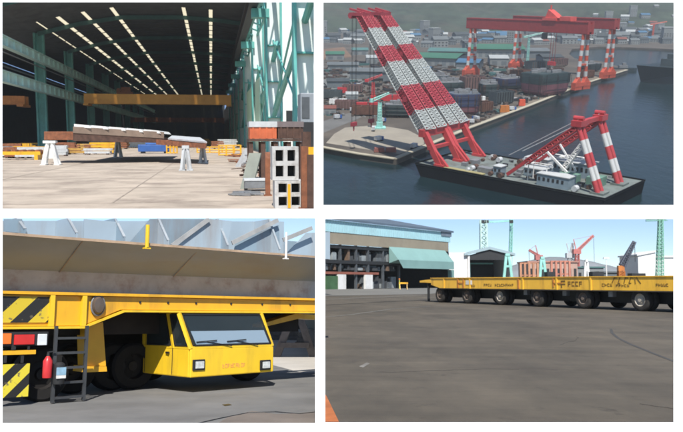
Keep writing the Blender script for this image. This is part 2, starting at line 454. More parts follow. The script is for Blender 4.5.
for k in range(22):
    px = 4 + k * 5.2 + rng.uniform(-2, 2); py = 159 - k * .28 + rng.uniform(-4.5, 1.0)
    b = H.g(px, py); w = rng.uniform(2.0, 4.6); h = rng.uniform(.8, 2.0) ; mi = rng.randrange(6)
    t = thing('stacked_section', H, b, f'{names[mi]} stack of steel sections {where[k % 7]}', 'steel sections', 'stacked steel sections along the left of the hall')
    lay = max(2, int(h / .45)); q = MB()
    for l in range(lay):
        for j in range(2):
            ww = w * rng.uniform(.75, 1.0)
            q.bx(b + Vector((-ww / 2, j * .8, .2 + l * .45)), b + Vector((ww / 2, j * .8 + .6, .2 + l * .45 + .34)))
    part(q, 'section', jm[mi], t)
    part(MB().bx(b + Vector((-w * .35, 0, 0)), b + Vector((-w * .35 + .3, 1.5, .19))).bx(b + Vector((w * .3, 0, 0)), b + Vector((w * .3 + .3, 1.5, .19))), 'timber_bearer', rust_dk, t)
for k, (px, py) in enumerate(((12, 160), (30, 146))):
    b = H.g(px, py); t = thing('roller_bed', H, b, ('yellow roller bed on the floor by the left picture edge', 'yellow roller bed farther back under the side bay crane')[k], 'roller bed', 'roller beds')
    part(MB().bx(b + Vector((-3, 0, .6)), b + Vector((3.2, .3, 1.0))).bx(b + Vector((-3, 2.2, .6)), b + Vector((3.2, 2.5, 1.0))), 'side_rail', yellow, t)
    for j in range(7):
        part(MB().tube(b + Vector((-2.6 + j * .9, .31, .95)), b + Vector((-2.6 + j * .9, 2.19, .95)), .28, .28, 10), 'roller', rust, t)
    for sx in (-2.7, 2.7): part(MB().bx(b + Vector((sx - .2, 0, 0)), b + Vector((sx + .2, 2.5, .59))), 'leg', yellow, t)

# right hand clutter: perforated white blocks, rusty bins on a rack, leaning plates
def holed(px0, px1, py0, py1, s, label):
    a = hp(px0, py1, s); b = hp(px1, py0, s); w = b.x - a.x; h = b.z - a.z; t = thing('concrete_block', H, ((a.x + b.x) / 2, s, a.z), label, 'concrete block', 'white blocks with four square holes')
    fr = .17
    mb = MB()
    for x0, x1 in ((0, fr * .75), (.5 - fr * .45, .5 + fr * .45), (1 - fr * .75, 1)): mb.bx((a.x + x0 * w, s, a.z), (a.x + x1 * w, s + .9, b.z))
    for x0, x1 in ((fr * .75, .5 - fr * .45), (.5 + fr * .45, 1 - fr * .75)):
        for z0, z1 in ((0, fr * .6), (.5 - fr * .4, .5 + fr * .4), (1 - fr * .6, 1)): mb.bx((a.x + x0 * w + .001, s + .004, a.z + z0 * h), (a.x + x1 * w - .001, s + .9, a.z + z1 * h))
    part(mb, 'shell', mat('grimy_white_concrete', (.52, .52, .51), .85, .16, 3, .15, dirt=(.20, .17, .14), damt=.7, dscale=2.2), t)
    inner = MB().bx((a.x + .06, s + .55, a.z + .03), (b.x - .06, s + .6, b.z - .03))
    part(inner, 'back_panel', dark, t)
    return a, b
holed(275, 303.5, 180.5, 209, 26.6, 'lower white block with square holes stacked on the floor')
holed(272.5, 298.5, 146.5, 180.3, 26.7, 'upper white block with square holes on top of another')
t = thing('yellow_strap', H, hp(289, 209, 26.4), 'yellow strap hanging down the lower white block', 'strap')
part(MB().bx(hp(288, 208, 26.5), hp(290.3, 184, 26.57)), 'webbing', yellow, t)
rk = thing('timber_rack', H, hp(276, 170, 44), 'dark rack carrying the two rusty bins behind the white blocks', 'rack')
for px in (251, 263, 276, 289, 302):
    p = hp(px, 141, 44)
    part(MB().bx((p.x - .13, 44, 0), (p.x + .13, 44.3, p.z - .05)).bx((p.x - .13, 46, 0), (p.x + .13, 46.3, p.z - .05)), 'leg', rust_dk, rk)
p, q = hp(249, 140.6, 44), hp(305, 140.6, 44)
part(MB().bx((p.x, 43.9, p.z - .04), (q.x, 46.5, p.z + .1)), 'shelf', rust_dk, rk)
def steelbin(px0, px1, py0, py1, mt, mt2, label):
    a = hp(px0, py1, 44.2); b = hp(px1, py0, 44.2)
    t = thing('steel_bin', H, ((a.x + b.x) / 2, 44.2, p.z + .11), label, 'bin', 'rusty bins on the rack')
    z0 = p.z + .11; z1 = b.z
    m_ = MB().bx((a.x, 44.2, z0), (b.x, 44.3, z1 - .35)).bx((a.x, 46.1, z0), (b.x, 46.2, z1 - .35)).bx((a.x, 44.31, z0), (a.x + .1, 46.09, z1 - .35)).bx((b.x - .1, 44.31, z0), (b.x, 46.09, z1 - .35)).bx((a.x + .11, 44.31, z0), (b.x - .11, 46.09, z0 + .1))
    part(m_, 'body', mt, t)
    part(MB().bx((a.x - .04, 44.15, z1 - .34), (b.x + .04, 46.25, z1)), 'lid', mt2, t)
    for k in range(4):
        x = a.x + (b.x - a.x) * (k + .5) / 4
        part(MB().bx((x - .05, 44.14, z0 + .02), (x + .05, 44.195, z1 - .36)), 'rib', mt, t)
steelbin(250, 276.5, 121.5, 140, mat('red_oxide', (.55, .13, .05), .6, .25, 1.2), lgrey, 'orange red bin with a grey lid on the rack')
steelbin(278, 303, 121.5, 139, rust_dk, mat('grey_brown', (.16, .13, .13), .7, .3, 1), 'dark brown bin beside the orange red one')
t = thing('electrical_cabinet', H, hp(308, 160, 58), 'tall grey cabinet in front of the big teal column', 'cabinet')
a = hp(300.5, 95, 58); b = hp(318, 95, 58)
part(MB().bx((a.x, 58, 0), (b.x, 60, hp(305, 93, 58).z)), 'body', mat('blue_grey_cabinet', (.26, .29, .32), .5, .12, .8), t, bevel=.06)
part(MB().bx((a.x + .1, 57.94, hp(305, 118, 58).z), (a.x + .72, 57.995, hp(305, 97, 58).z)), 'door', mat('dark_cabinet_door', (.08, .09, .1), .4), t)
part(MB().bx((a.x + .1, 57.93, .4), (b.x - .1, 57.99, hp(305, 122, 58).z)), 'lower_panel', dark, t)
for k, (x0, y0, x1, y1, w, mt, lab) in enumerate(((240, 189, 249, 153, .62, mat('green_grey_plate', (.13, .15, .12), .5, .3, 1), 'green grey plate leaning steeply beside the rack'), (235, 167, 245, 148, .7, grey, 'pale plate leaning behind the green grey one'), (258, 176, 262, 152, .7, rust, 'rusty plate leaning against the rack leg'))):
    p0 = H.g(x0, y0); s = p0.y; p1 = hp(x1, y1, s + .8)
    top(MB().poly([p0, p0 + Vector((w, 0, 0)), p1 + Vector((w, 0, 0)), p1], (.05, .08, 0)), 'leaning_plate', mt, H, p0, lab, 'steel plate', 'leaning plates')
b = H.g(257, 191)
t = thing('tool_chest', H, b, 'low pale grey chest on the floor left of the white blocks', 'chest')
part(MB().bx(b + Vector((-.6, 0, .12)), b + Vector((.65, .8, .48))), 'body', grey, t, bevel=.03)
part(MB().bx(b + Vector((-.63, -.03, .485)), b + Vector((.68, .83, .6))), 'lid', lgrey, t, bevel=.02)
part(MB().bx(b + Vector((-.6, .05, 0)), b + Vector((-.45, .75, .115))).bx(b + Vector((.5, .05, 0)), b + Vector((.65, .75, .115))), 'foot', dark, t)
for k, (px, py, wd, h, mt, lab) in enumerate(((305, 209.5, .25, 2.3, rust, 'rusty brown steel post right of the white blocks'), (311, 209.5, .27, 2.0, rust_dk, 'dark post in the lower right corner of the hall'), (312.5, 196, .34, 2.2, yellow, 'yellow post at the right edge behind a dark one'), (307, 192, .4, 2.9, rust_dk, 'tall dark rusty post under the grey cabinet'), (268, 196, .22, 1.7, rust, 'rusty post close behind the holed blocks'))):
    b = H.g(px, py)
    t = thing('steel_post', H, b, lab, 'post', 'upright posts beside the blocks')
    part(MB().bx(b + Vector((-wd / 2, 0, .06)), b + Vector((wd / 2, wd, h))), 'shaft', mt, t)
    part(MB().bx(b + Vector((-wd * .8, -wd * .3, 0)), b + Vector((wd * .8, wd * 1.3, .055))), 'base_plate', mt, t)
for k, (px, py, w, h, mt, lab) in enumerate(((247, 178, 1.1, .9, rust_dk, 'dark scrap bundle left of the chest'), (262, 170, 1.5, 1.2, grey, 'grey scrap bundle under the rack'), (240, 163, 1.6, 1.0, rust, 'rusty scrap bundle by the leaning plates'), (300, 168, 1.2, 1.3, rust, 'rusty scrap bundle behind the white blocks'), (245, 196, .9, .16, grey, 'flat grey offcuts lying on the floor in front of the chest'))):
    b = H.g(px, py); q = MB(); r2 = random.Random(k)
    for j in range(14):
        a_ = b + Vector((r2.uniform(-w / 2, w / 2), r2.uniform(0, .9), r2.uniform(.05, h))); 
        q.beam(a_ - Vector((r2.uniform(.2, .6) * w, 0, 0)), a_ + Vector((r2.uniform(.2, .6) * w, r2.uniform(-.3, .3), r2.uniform(-.1, .1) * h)), r2.uniform(.06, .2), r2.uniform(.05, .14))
    top(q, 'scrap_bundle', mt, H, b, lab, 'scrap', 'scrap bundles')

rng = random.Random(21)
# more stock deep in the hall
for k in range(12):
    px = (120, 140, 160, 178, 192, 205, 218, 228, 132, 170, 98, 110)[k]; s_ = 170 + 22 * (k % 6); b = H.g(px, 138 + 2.6 * 720 / s_)
    t = thing('stock_pile', H, b, f"{('rusty', 'grey', 'ochre')[k % 3]} stock pile deep in the hall {('under the orange crane', 'behind the long panel', 'near the dark end wall', 'beside the yellow barriers')[k // 3]}", 'steel stock', 'stock piles deep in the hall')
    q = MB(); w = rng.uniform(1.5, 3.5)
    for l in range(rng.randint(3, 6)): q.bx(b + Vector((-w * rng.uniform(.7, 1), 0, .25 + l * .42)), b + Vector((w * rng.uniform(.7, 1), 4, .25 + l * .42 + .33)))
    part(q, 'plates', (rust, lgrey, mat('ochre_primer', (.45, .26, .06)))[k % 3], t)
    part(MB().bx(b + Vector((-w * .6, 0, 0)), b + Vector((-w * .6 + .4, 4, .24))).bx(b + Vector((w * .5, 0, 0)), b + Vector((w * .5 + .4, 4, .24))), 'bearer', dark, t)
# ================================================================== the harbour from the air
P = PORT; QZ = 3.0
def wmat():
    m = bpy.data.materials.new('harbour_water'); m.use_nodes = True; nt = m.node_tree; L = nt.links.new; b = nt.nodes['Principled BSDF']
    tc = _n(nt, 'ShaderNodeTexCoord')
    mp = _n(nt, 'ShaderNodeMapping'); mp.inputs['Scale'].default_value = (1, .55, 1); mp.inputs['Rotation'].default_value = (0, 0, .6)
    L(tc.outputs['Object'], mp.inputs['Vector'])
    n = _n(nt, 'ShaderNodeTexNoise', i_Scale=.16, i_Detail=6.0, i_Roughness=.6); L(mp.outputs[0], n.inputs['Vector'])
    n2 = _n(nt, 'ShaderNodeTexNoise', i_Scale=.012, i_Detail=4.0); L(tc.outputs['Object'], n2.inputs['Vector'])
    bp = _n(nt, 'ShaderNodeBump', i_Strength=.35, i_Distance=1.2); L(n.outputs['Fac'], bp.inputs['Height']); L(bp.outputs[0], b.inputs['Normal'])
    r = _n(nt, 'ShaderNodeValToRGB'); r.color_ramp.elements[0].position = .35; r.color_ramp.elements[1].position = .65
    r.color_ramp.elements[0].color = (.006, .016, .020, 1); r.color_ramp.elements[1].color = (.011, .026, .030, 1)
    L(n2.outputs['Fac'], r.inputs[0]); L(r.outputs[0], b.inputs['Base Color'])
    b.inputs['Roughness'].default_value = .12; b.inputs['IOR'].default_value = 1.33; b.inputs['Specular IOR Level'].default_value = .28
    return m
wat = MB().face([P.g(319.5, 211.4), P.g(760, 211.4), Vector((1460, 2500, 0)), Vector((-76, 2500, 0))])
struct(wat, 'harbour_water', wmat(), P)
land = mat('quay_earth', (.075, .064, .052), .9, .4, .02, dirt=(.125, .105, .083), damt=.7, dscale=.035)
Lp = [(315, 147), (330, 149), (360, 154.5), (396, 159.5), (410, 153.5), (440, 141), (470, 128.5), (530, 106), (585, 84), (628, 70), (612, 64), (600, 61), (575, 58.5), (569, 54), (572, 49), (600, 46.5), (660, 48.5), (700, 51)]
lp = [P.g(x, y, QZ) for x, y in Lp]
lp[0] = P.g(320.2, 147.3, QZ)
struct(MB().poly([v for v in lp] + [Vector((1400, 2600, QZ)), Vector((-76, 2600, QZ))], (0, 0, -4)), 'quay_ground', land, P)
# quay edge kerb and concrete apron
conc = mat('quay_concrete', (.26, .235, .19), .9, .15, .05, dirt=(.22, .195, .16), damt=.6, dscale=.06)
kb = MB()
for (x0, y0), (x1, y1) in zip(Lp[0:9], Lp[1:10]):
    a = P.g(max(x0, 320.2), y0, QZ); b = P.g(x1, y1, QZ); kb.beam(a + Vector((-.6, 1.4, .2)), b + Vector((-.6, 1.4, .2)), 3.2, .5)
struct(kb, 'quay_edge', mat('pale_quay_edge', (.36, .33, .25), .85, .2, .08), P)
def sheet(pts, z, name, mt): return struct(MB().face([P.g(x, y, z) for x, y in pts]), name, mt, P)
sheet([(326, 143), (334, 134), (345, 127.5), (378, 125), (408, 130), (424, 138), (424, 144), (399, 154), (368, 149.5)], QZ + .03, 'quay_apron', conc)
sheet([(320.5, 122), (352, 112), (362, 117), (320.5, 134)], QZ + .03, 'quay_road', mat('quay_asphalt', (.12, .12, .115), .9, .2, .05))
sheet([(321, 75), (380, 66), (420, 68), (321, 95)], QZ + .03, 'yard_pavement', mat('yard_concrete', (.12, .125, .12), .9, .3, .03))
sheet([(321, 49), (344, 47), (352, 57), (321, 60)], QZ + .05, 'bare_earth', mat('bare_earth_brown', (.16, .10, .065), .9, .25, .02))
sheet([(470, 128), (500, 113), (560, 88), (600, 74), (625, 69), (626, 70), (586, 83), (530, 105)], QZ + .06, 'quay_roadway', mat('dusty_road', (.15, .125, .095), .9, .25, .06))

# ---------------- hills behind
def hill(name, x0, x1, y0, y1, hfun, mt, nx=70, ny=34):
    mb = MB(); vs = []; fs = []
    for j in range(ny + 1):
        for i in range(nx + 1):
            x = x0 + (x1 - x0) * i / nx; y = y0 + (y1 - y0) * j / ny
            vs.append((x, y, hfun(x, y, j / ny)))
    for j in range(ny):
        for i in range(nx):
            a = j * (nx + 1) + i; fs.append((a, a + 1, a + nx + 2, a + nx + 1))
    mb.add(vs, fs)
    mb.m = [1 if ((vs[f[0]][0] - 390) / 130) ** 2 + ((vs[f[0]][1] - 2160) / 150) ** 2 + NZ.noise(Vector((vs[f[0]][0] * .02, vs[f[0]][1] * .01, 2))) * .9 < .7 else 0 for f in fs]
    return struct(mb, name, [mt, mat('bare_slope', (.24, .20, .14), .95, .2, .02)], P, (0, y0, 0), True)
from mathutils import noise as NZ
def hh(x, y, t):
    n = NZ.fractal(Vector((x * .0021, y * .0021, 1.3)), 1.0, 2.1, 5)
    return 1.5 + (t ** .85) * 185 + n * 46 * min(1, t * 3) + NZ.fractal(Vector((x * .012, y * .012, 4)), 1, 2, 4) * 9 * min(1, t * 4)
hm = mat('wooded_hillside', (.028, .042, .026), .95, .6, .02, dirt=(.085, .075, .055), damt=.7, dscale=.006)
hill('hills', -82, 1500, 1750, 2650, hh, hm, 150, 70)

# ---------------- generic harbour buildings
roofs = {'green': mat('green_sheet_roof', (.04, .135, .085), .6, .12, .04), 'blue': mat('blue_sheet_roof', (.05, .13, .22), .6, .15, .05), 'white': mat('white_sheet_roof', (.34, .36, .355), .6, .12, .05), 'grey': mat('grey_sheet_roof', (.11, .125, .13), .7, .2, .05), 'red': mat('rust_red_roof', (.17, .055, .04), .7, .2, .05), 'dark': mat('dark_roof', (.045, .055, .06), .8, .2, .05), 'teal': mat('teal_roof', (.07, .16, .15), .7, .15, .05)}
wallp = mat('pale_port_wall', (.22, .235, .235), .8, .15, .05); walld = mat('grey_port_wall', (.14, .16, .17), .8, .2, .05)
def shed(px, py, wpx, h, dep, rc, wm, label, yaw=0.0, cat='warehouse', name='port_warehouse', windows=True):
    b = P.g(px, py, QZ + .06); w = wpx * b.y / F
    t = thing(name, P, b, label, cat, 'buildings of the harbour yard')
    c, s = math.cos(yaw), math.sin(yaw)
    q = lambda x, y, z: b + Vector((x * c - y * s, x * s + y * c, z))
    mb = MB().poly([q(-w / 2, 0, 0), q(w / 2, 0, 0), q(w / 2, dep, 0), q(-w / 2, dep, 0)], (0, 0, h * .75))
    part(mb, 'wall', wm, t)
    e = .03 * w
    rfm = MB()
    for y0, y1, z0, z1 in ((-e, dep / 2, h * .755, h), (dep / 2, dep + e, h, h * .755)):
        rfm.poly([q(-w / 2 - e, y0, z0), q(w / 2 + e, y0, z0), q(w / 2 + e, y1, z1), q(-w / 2 - e, y1, z1)], (0, 0, .4))
    part(rfm, 'roof', roofs[rc], t)
    if windows:
        n = max(2, int(w / 9))
        for k in range(min(n, 9)):
            x = -w / 2 + w * (k + .5) / n
            part(MB().poly([q(x - w / n * .28, -.12, h * .1), q(x + w / n * .28, -.12, h * .1), q(x + w / n * .28, -.12, h * .5), q(x - w / n * .28, -.12, h * .5)], (c * 0 + s * .1, .1, 0)), 'door', walld, t)
    return t
shed(433, 66, 44, 13, 80, 'green', wallp, 'long green roofed shed right of the crane booms', -.35)
shed(497, 58, 52, 16, 90, 'green', wallp, 'bright green roofed shed behind the gantry crane', -.1)
shed(452, 57, 46, 10, 70, 'teal', wallp, 'teal roofed shed below the bare hillside', -.2)
shed(467, 70, 22, 11, 50, 'blue', walld, 'blue roofed shed left of the gantry leg', -.3)
shed(499, 66, 18, 12, 32, 'white', wallp, 'white roofed store between the two left gantry legs', -.1)
shed(372, 64, 11, 10, 30, 'white', wallp, 'small white store at the foot of the wires')
shed(343, 71, 30, 9, 24, 'grey', wallp, 'grey roofed shed at the left picture edge')
shed(368, 79, 36, 10, 30, 'grey', walld, 'long grey shed behind the crane wires', -.1)
shed(395, 82, 24, 12, 40, 'dark', walld, 'dark shed hidden behind the booms', -.2)
shed(338, 88, 22, 8, 16, 'dark', walld, 'low dark roofed shed by the left yard road')
shed(537, 58, 26, 12, 46, 'grey', walld, 'grey shed below the girder trolley')
shed(420, 77, 18, 10, 24, 'blue', walld, 'dark blue shed just right of the white boom section', -.3)
shed(553, 64, 20, 11, 36, 'dark', walld, 'dark shed behind the big hull block')
shed(335, 60, 18, 10, 40, 'green', wallp, 'green roofed shed on the brown bare earth')
shed(360, 55, 16, 9, 40, 'teal', wallp, 'teal roofed shed below the left boom head')
shed(330, 115, 12, 6, 12, 'red', wallp, 'small red roofed hut by the quay road at the left edge')
shed(352, 100, 12, 6, 12, 'white', wallp, 'small pale hut beside the red containers')

# houses and blocks scattered over the far shore
rng = random.Random(11)
protos = []
for k, (rc, wm, hgt, w, nm) in enumerate((('white', wallp, 9, 14, 'far_house'), ('grey', wallp, 12, 20, 'far_house'), ('blue', wallp, 9, 16, 'far_house'), ('red', wallp, 8, 12, 'far_house'), ('dark', walld, 12, 22, 'far_house'), ('white', wallp, 24, 16, 'far_block'))):
    lab = {'white': 'small white roofed house on the far shore below the hills', 'grey': 'grey roofed house on the far shore below the hills', 'blue': 'blue roofed house on the far shore below the hills', 'red': 'red roofed house on the far shore below the hills', 'dark': 'dark roofed hall on the far shore below the hills'}[rc] if nm == 'far_house' else 'tall pale apartment block on the far shore below the hills'
    mb = MB().bx((-w / 2, -6, 0), (w / 2, 6, hgt * .7), 0)
    if nm == 'far_block': mb.bx((-w / 2, -6, hgt * .7), (w / 2, 6, hgt), 0).bx((-w / 2 - .3, -6.3, hgt), (w / 2 + .3, 6.3, hgt + .8), 1)
    else: mb.poly([(-w / 2 - .5, -6.6, hgt * .7), (-w / 2 - .5, 6.6, hgt * .7), (-w / 2 - .5, 0, hgt)], (w + 1, 0, 0), 1)
    for z in range(int(hgt * .7 / 3.2)):
        for j in range(4): mb.bx((-w / 2 + w * (j + .25) / 4, -6.06, 1 + z * 3.2), (-w / 2 + w * (j + .7) / 4, -6.01, 2.4 + z * 3.2), 2)
    protos.append((mb, nm, [wm, roofs[rc], dark], lab))
first = {}
zones = [(322, 470, 33, 48, 46), (400, 560, 32, 46, 46), (560, 676, 30, 45, 74), (610, 676, 32, 44, 22), (625, 676, 18, 30, 12)]
for x0, x1, y0, y1, n in zones:
    for _ in range(n):
        px = rng.uniform(x0, x1); py = rng.uniform(y0, y1) - max(0, px - 600) * .02
        b = P.g(px, py, QZ); k = rng.choices(range(6), (5, 4, 3, 2, 3, 2))[0]; rz = rng.uniform(-.6, .6)
        if b.y > 1750:
            t_ = (b.y - 1750) / 900; b.z = hh(b.x, b.y, t_) - 1.5
        if k not in first:
            mb, nm, ms, lab = protos[k]
            o = _mk(mb, nm, ms, Vector((0, 0, 0)), False); tag(o, lab, 'house' if nm == 'far_house' else 'apartment block', 'houses on the far shore'); TOP.append([o, P, b, rz]); BASE[o.name] = b; first[k] = o
        else:
            sc = rng.uniform(.7, 1.35); dup(first[k], P, b, rz, None, (sc, sc, sc * rng.uniform(.8, 1.2)))

# ---------------- gantry cranes
G_ = GANT
def toG(px, py, z=QZ): return G_.g(px, py, z)
def gantry(pl, pr, label, trolley, legr=2.6, w=9):
    a = toG(*pl); b = toG(*pr); yv = (a.y + b.y) / 2; a.y = b.y = yv
    t = thing('gantry_crane', G_, ((a.x + b.x) / 2, yv, QZ), label, 'gantry crane', 'red and white gantry cranes')
    zt = 53.0
    g = MB()
    g.bx((a.x - 6, yv - w / 2, zt), (b.x + 5, yv - w / 2 + 3, zt + 11)).bx((a.x - 6, yv + w / 2 - 3, zt), (b.x + 5, yv + w / 2, zt + 11))
    for k in range(9):
        x = a.x - 5 + (b.x - a.x + 9) * k / 8; g.bx((x - .8, yv - w / 2 + 3.01, zt + 2), (x + .8, yv + w / 2 - 3.01, zt + 9))
    for zz in (zt + .6, zt + 10.2): g.bx((a.x - 6, yv - w / 2 - .35, zz), (b.x + 5, yv - w / 2 - .01, zz + .4))
    part(g, 'girder', mat('girder_red', (.30, .032, .03), .55, .15, .3), t)
    for x in (a.x, b.x):
        for s in (-1, 1):
            l = MB().striped((x, yv + s * 5.6, QZ + 7), (x, yv + s * 3.0, zt - .1), 1.6, 1.7, 9, 0, 1, 10)
            part(l, 'leg', [mat('leg_orange', (.50, .085, .045), .5, .18, .4), mat('leg_white', (.50, .51, .50), .5, .1, .3)], t)
        bg = MB().bx((x - 2.4, yv - 11, QZ + 3.2), (x + 2.4, yv + 11, QZ + 6.9)).bx((x - 1.2, yv - 4.6, QZ + 22), (x + 1.2, yv + 4.6, QZ + 23.6))
        for s in (-8.5, -3.5, 3.5, 8.5): bg.bx((x - 2.2, yv + s - 2.6, QZ + .2), (x + 2.2, yv + s + 2.6, QZ + 3.19))
        bg.poly([(x - 2, yv - 10, QZ + 6.91), (x - 2, yv - 2.5, QZ + 6.91), (x - 2, yv - 5, QZ + 12)], (4, 0, 0)).poly([(x - 2, yv + 10, QZ + 6.91), (x - 2, yv + 2.5, QZ + 6.91), (x - 2, yv + 5, QZ + 12)], (4, 0, 0))
        part(bg, 'bogie', mat('leg_orange', (.50, .085, .045)), t)
    if trolley:
        x = a.x + (b.x - a.x) * .73
        tr = MB().bx((x - 8, yv - w / 2 - 1, zt + 11.1), (x + 8, yv + w / 2 + 1, zt + 13.5)).poly([(x - 6, yv - 4, zt + 13.51), (x + 9, yv - 4, zt + 13.51), (x + 4, yv - 4, zt + 17), (x - 3, yv - 4, zt + 21)], (0, 8, 0)).tube((x - 3, yv, zt + 21), (x - 3, yv, zt + 25), .8, .8).bx((x + 12, yv - 5, zt + 11.1), (x + 24, yv + 4, zt + 15))
        part(tr, 'trolley', mat('trolley_red', (.60, .085, .07), .5, .15, .3), t)
        part(MB().bx((x - 5, yv - w / 2 - 3.5, zt - 6), (x, yv - w / 2 - 1.0, zt - .4)), 'operator_cab', dark, t)
        h = MB()
        for dx in (0, 3, 6): h.tube((x + dx, yv, zt + 11), (x + dx, yv, 26), .22, .22, 5)
        h.bx((x - 1, yv - 1.5, 22.5), (x + 7, yv + 1.5, 26)); part(h, 'hook_block', red, t)
    return t
gantry((475, 75.5), (576, 90), 'nearer red gantry crane on striped legs with the trolley on its girder', True)
gantry((515, 68.5), (608, 78), 'farther red gantry crane on striped legs near the inlet', False)

# ---------------- hull blocks on the quay
hg = mat('hull_dark_green', (.028, .048, .05), .6, .3, .1); hp_ = mat('hull_primer_pink', (.22, .085, .10), .7, .3, .1, dirt=(.1, .05, .05), damt=.6); hb = mat('hull_navy', (.035, .045, .10), .6, .3, .1)
def hullblock(px, py, wpx, h, ar, ma, mb_, mtop, label, rz=0.0, sq=False, split=.45):
    b = P.g(px, py, QZ + .06); w = wpx * b.y / F; n = 24
    t = thing('hull_block', P, b, label, 'ship block', 'ship hull blocks on the quay')
    e = 9.0 if sq else 3.4
    def ring(k, z):
        o = []
        for i in range(n):
            a = 2 * math.pi * i / n; cx, sx = math.cos(a), math.sin(a)
            x = w / 2 * k * math.copysign(abs(cx) ** (2 / e), cx); y = w / 2 * ar * k * math.copysign(abs(sx) ** (2 / e), sx)
            o.append(b + Vector((x * math.cos(rz) - y * math.sin(rz), x * math.sin(rz) + y * math.cos(rz) + w / 2 * ar, z)))
        return o
    def lo(levels):
        q = MB(); vs = []
        for k, z in levels: vs += ring(k, z)
        fs = []
        for j in range(len(levels) - 1):
            for i in range(n): fs.append((j * n + i, j * n + (i + 1) % n, (j + 1) * n + (i + 1) % n, (j + 1) * n + i))
        fs.append(tuple(range(n))[::-1]); fs.append(tuple(range((len(levels) - 1) * n, len(levels) * n)))
        return q.add(vs, fs)
    part(lo([(.80, 1.2), (.93, h * .2), (.985, h * split)]), 'lower_hull', ma, t)
    part(lo([(.986, h * split + .01), (1, h * .8), (1.0, h)]), 'upper_hull', mb_, t)
    part(lo([(.93, h + .02), (.93, h + .5)]), 'deck', mtop, t)
    d = MB(); r2 = random.Random(int(px))
    for k in range(14):
        x = r2.uniform(-.32, .32) * w; y = w / 2 * ar + r2.uniform(-.3, .3) * w * ar; zz = r2.uniform(.6, 3.2); s = r2.uniform(.8, 3.0)
        d.bx(b + Vector((x - s, y - s * .6, h + .52)), b + Vector((x + s, y + s * .6, h + .52 + zz)))
    part(d, 'deck_gear', grey, t)
    kb_ = MB()
    for k in range(5):
        x = w * (-.3 + .15 * k); kb_.bx(b + Vector((x - 1, w / 2 * ar - w * ar * .3, 0)), b + Vector((x + 1, w / 2 * ar + w * ar * .3, 1.19)))
    part(kb_, 'keel_block', rust_dk, t)
    rbm_ = MB(); lo_ = ring(1.004, h * split + .4); hi_ = ring(1.012, h - .3)
    for i in range(n):
        if r2.random() < .8: rbm_.beam(lo_[i], hi_[i], .45, .45)
    part(rbm_, 'frame_rib', rust_dk if int(px) % 2 else dark, t)
    sc_ = MB(); ro = ring(1.09, 0); n2 = [i for i in range(n) if ro[i].y < b.y + w / 2 * ar]
    for i in n2:
        sc_.tube(ro[i], ro[i] + Vector((0, 0, h * .9)), .16, .16, 4)
        if (i + 1) % n in n2:
            for f in (.3, .6, .88): sc_.tube(ro[i] + Vector((0, 0, h * f)), ro[(i + 1) % n] + Vector((0, 0, h * f)), .14, .14, 4)
    part(sc_, 'scaffold', dark, t)
    return t
hullblock(465, 116.5, 32, 15.5, .8, hp_, hb, mat('deck_steel_blue', (.10, .12, .15), .6, .2, .1), 'round pink and navy hull block on the quay by the striped booms', .2)
hullblock(548, 96.5, 44, 19, .7, hp_, hg, hg, 'big box shaped hull block with a pink side under the gantry girder', .62, True, .55)
hullblock(448, 97, 32, 12, .8, hg, hg, grey, 'dark green hull block behind the round pink one', .2)
hullblock(489, 99, 17, 12, .8, hg, hg, grey, 'small dark hull block left of the big box shaped one', .3, True)
hullblock(511, 91, 30, 11, .7, hg, hb, grey, 'long dark hull block behind the small dark one', .5, True)
hullblock(436, 87, 26, 10, .6, rust_dk, hg, grey, 'dark hull block at the far side beside the blue shed', .3, True)
hullblock(398, 118, 26, 9, .6, hg, hg, grey, 'dark hull block at the quay behind the concrete apron', -.1, True)
hullblock(592, 72, 20, 9, .6, hg, hg, grey, 'low dark hull block between the right gantry legs', .6, True)
def section(px, py, w, d, h, mt, label, rz):
    b = P.g(px, py, QZ + .06); t = thing('hull_section', P, b, label, 'hull section', 'open hull sections on the quay')
    c, s_ = math.cos(rz), math.sin(rz); q = lambda x, y, z: b + Vector((x * c - y * s_, x * s_ + y * c, z))
    wl_ = MB()
    for (xa, ya, xb, yb) in ((-w / 2, 0, w / 2, .6), (-w / 2, d - .6, w / 2, d), (-w / 2, .61, -w / 2 + .6, d - .61), (w / 2 - .6, .61, w / 2, d - .61), (-w * .16, .61, -w * .16 + .5, d - .61), (w * .16, .61, w * .16 + .5, d - .61)):
        wl_.poly([q(xa, ya, 1), q(xb, ya, 1), q(xb, yb, 1), q(xa, yb, 1)], (0, 0, h))
    part(wl_, 'bulkhead', mt, t)
    part(MB().poly([q(-w / 2 + .61, .61, 1), q(w / 2 - .61, .61, 1), q(w / 2 - .61, d - .61, 1), q(-w / 2 + .61, d - .61, 1)], (0, 0, h * .3)), 'bottom_shell', dark, t)
    r_ = MB()
    for k in range(7):
        x = -w / 2 + w * (k + .5) / 7; r_.poly([q(x - .25, -.5, 1), q(x + .25, -.5, 1), q(x + .25, -.01, 1), q(x - .25, -.01, 1)], (0, 0, h * .95))
    part(r_, 'stiffener', (rust_dk, dark, mt)[int(px) % 3], t)
    bl = MB()
    for x in (-w * .4, 0, w * .4): bl.poly([q(x - 1, .5, 0), q(x + 1, .5, 0), q(x + 1, d - .5, 0), q(x - 1, d - .5, 0)], (0, 0, .98))
    part(bl, 'keel_block', dark, t)
yb1 = mat('yard_rust_brown', (.12, .055, .035), .8, .4, .2); yb2 = mat('yard_slate', (.05, .065, .07), .7, .3, .2); yb3 = mat('yard_primer', (.15, .085, .075), .8, .3, .2)
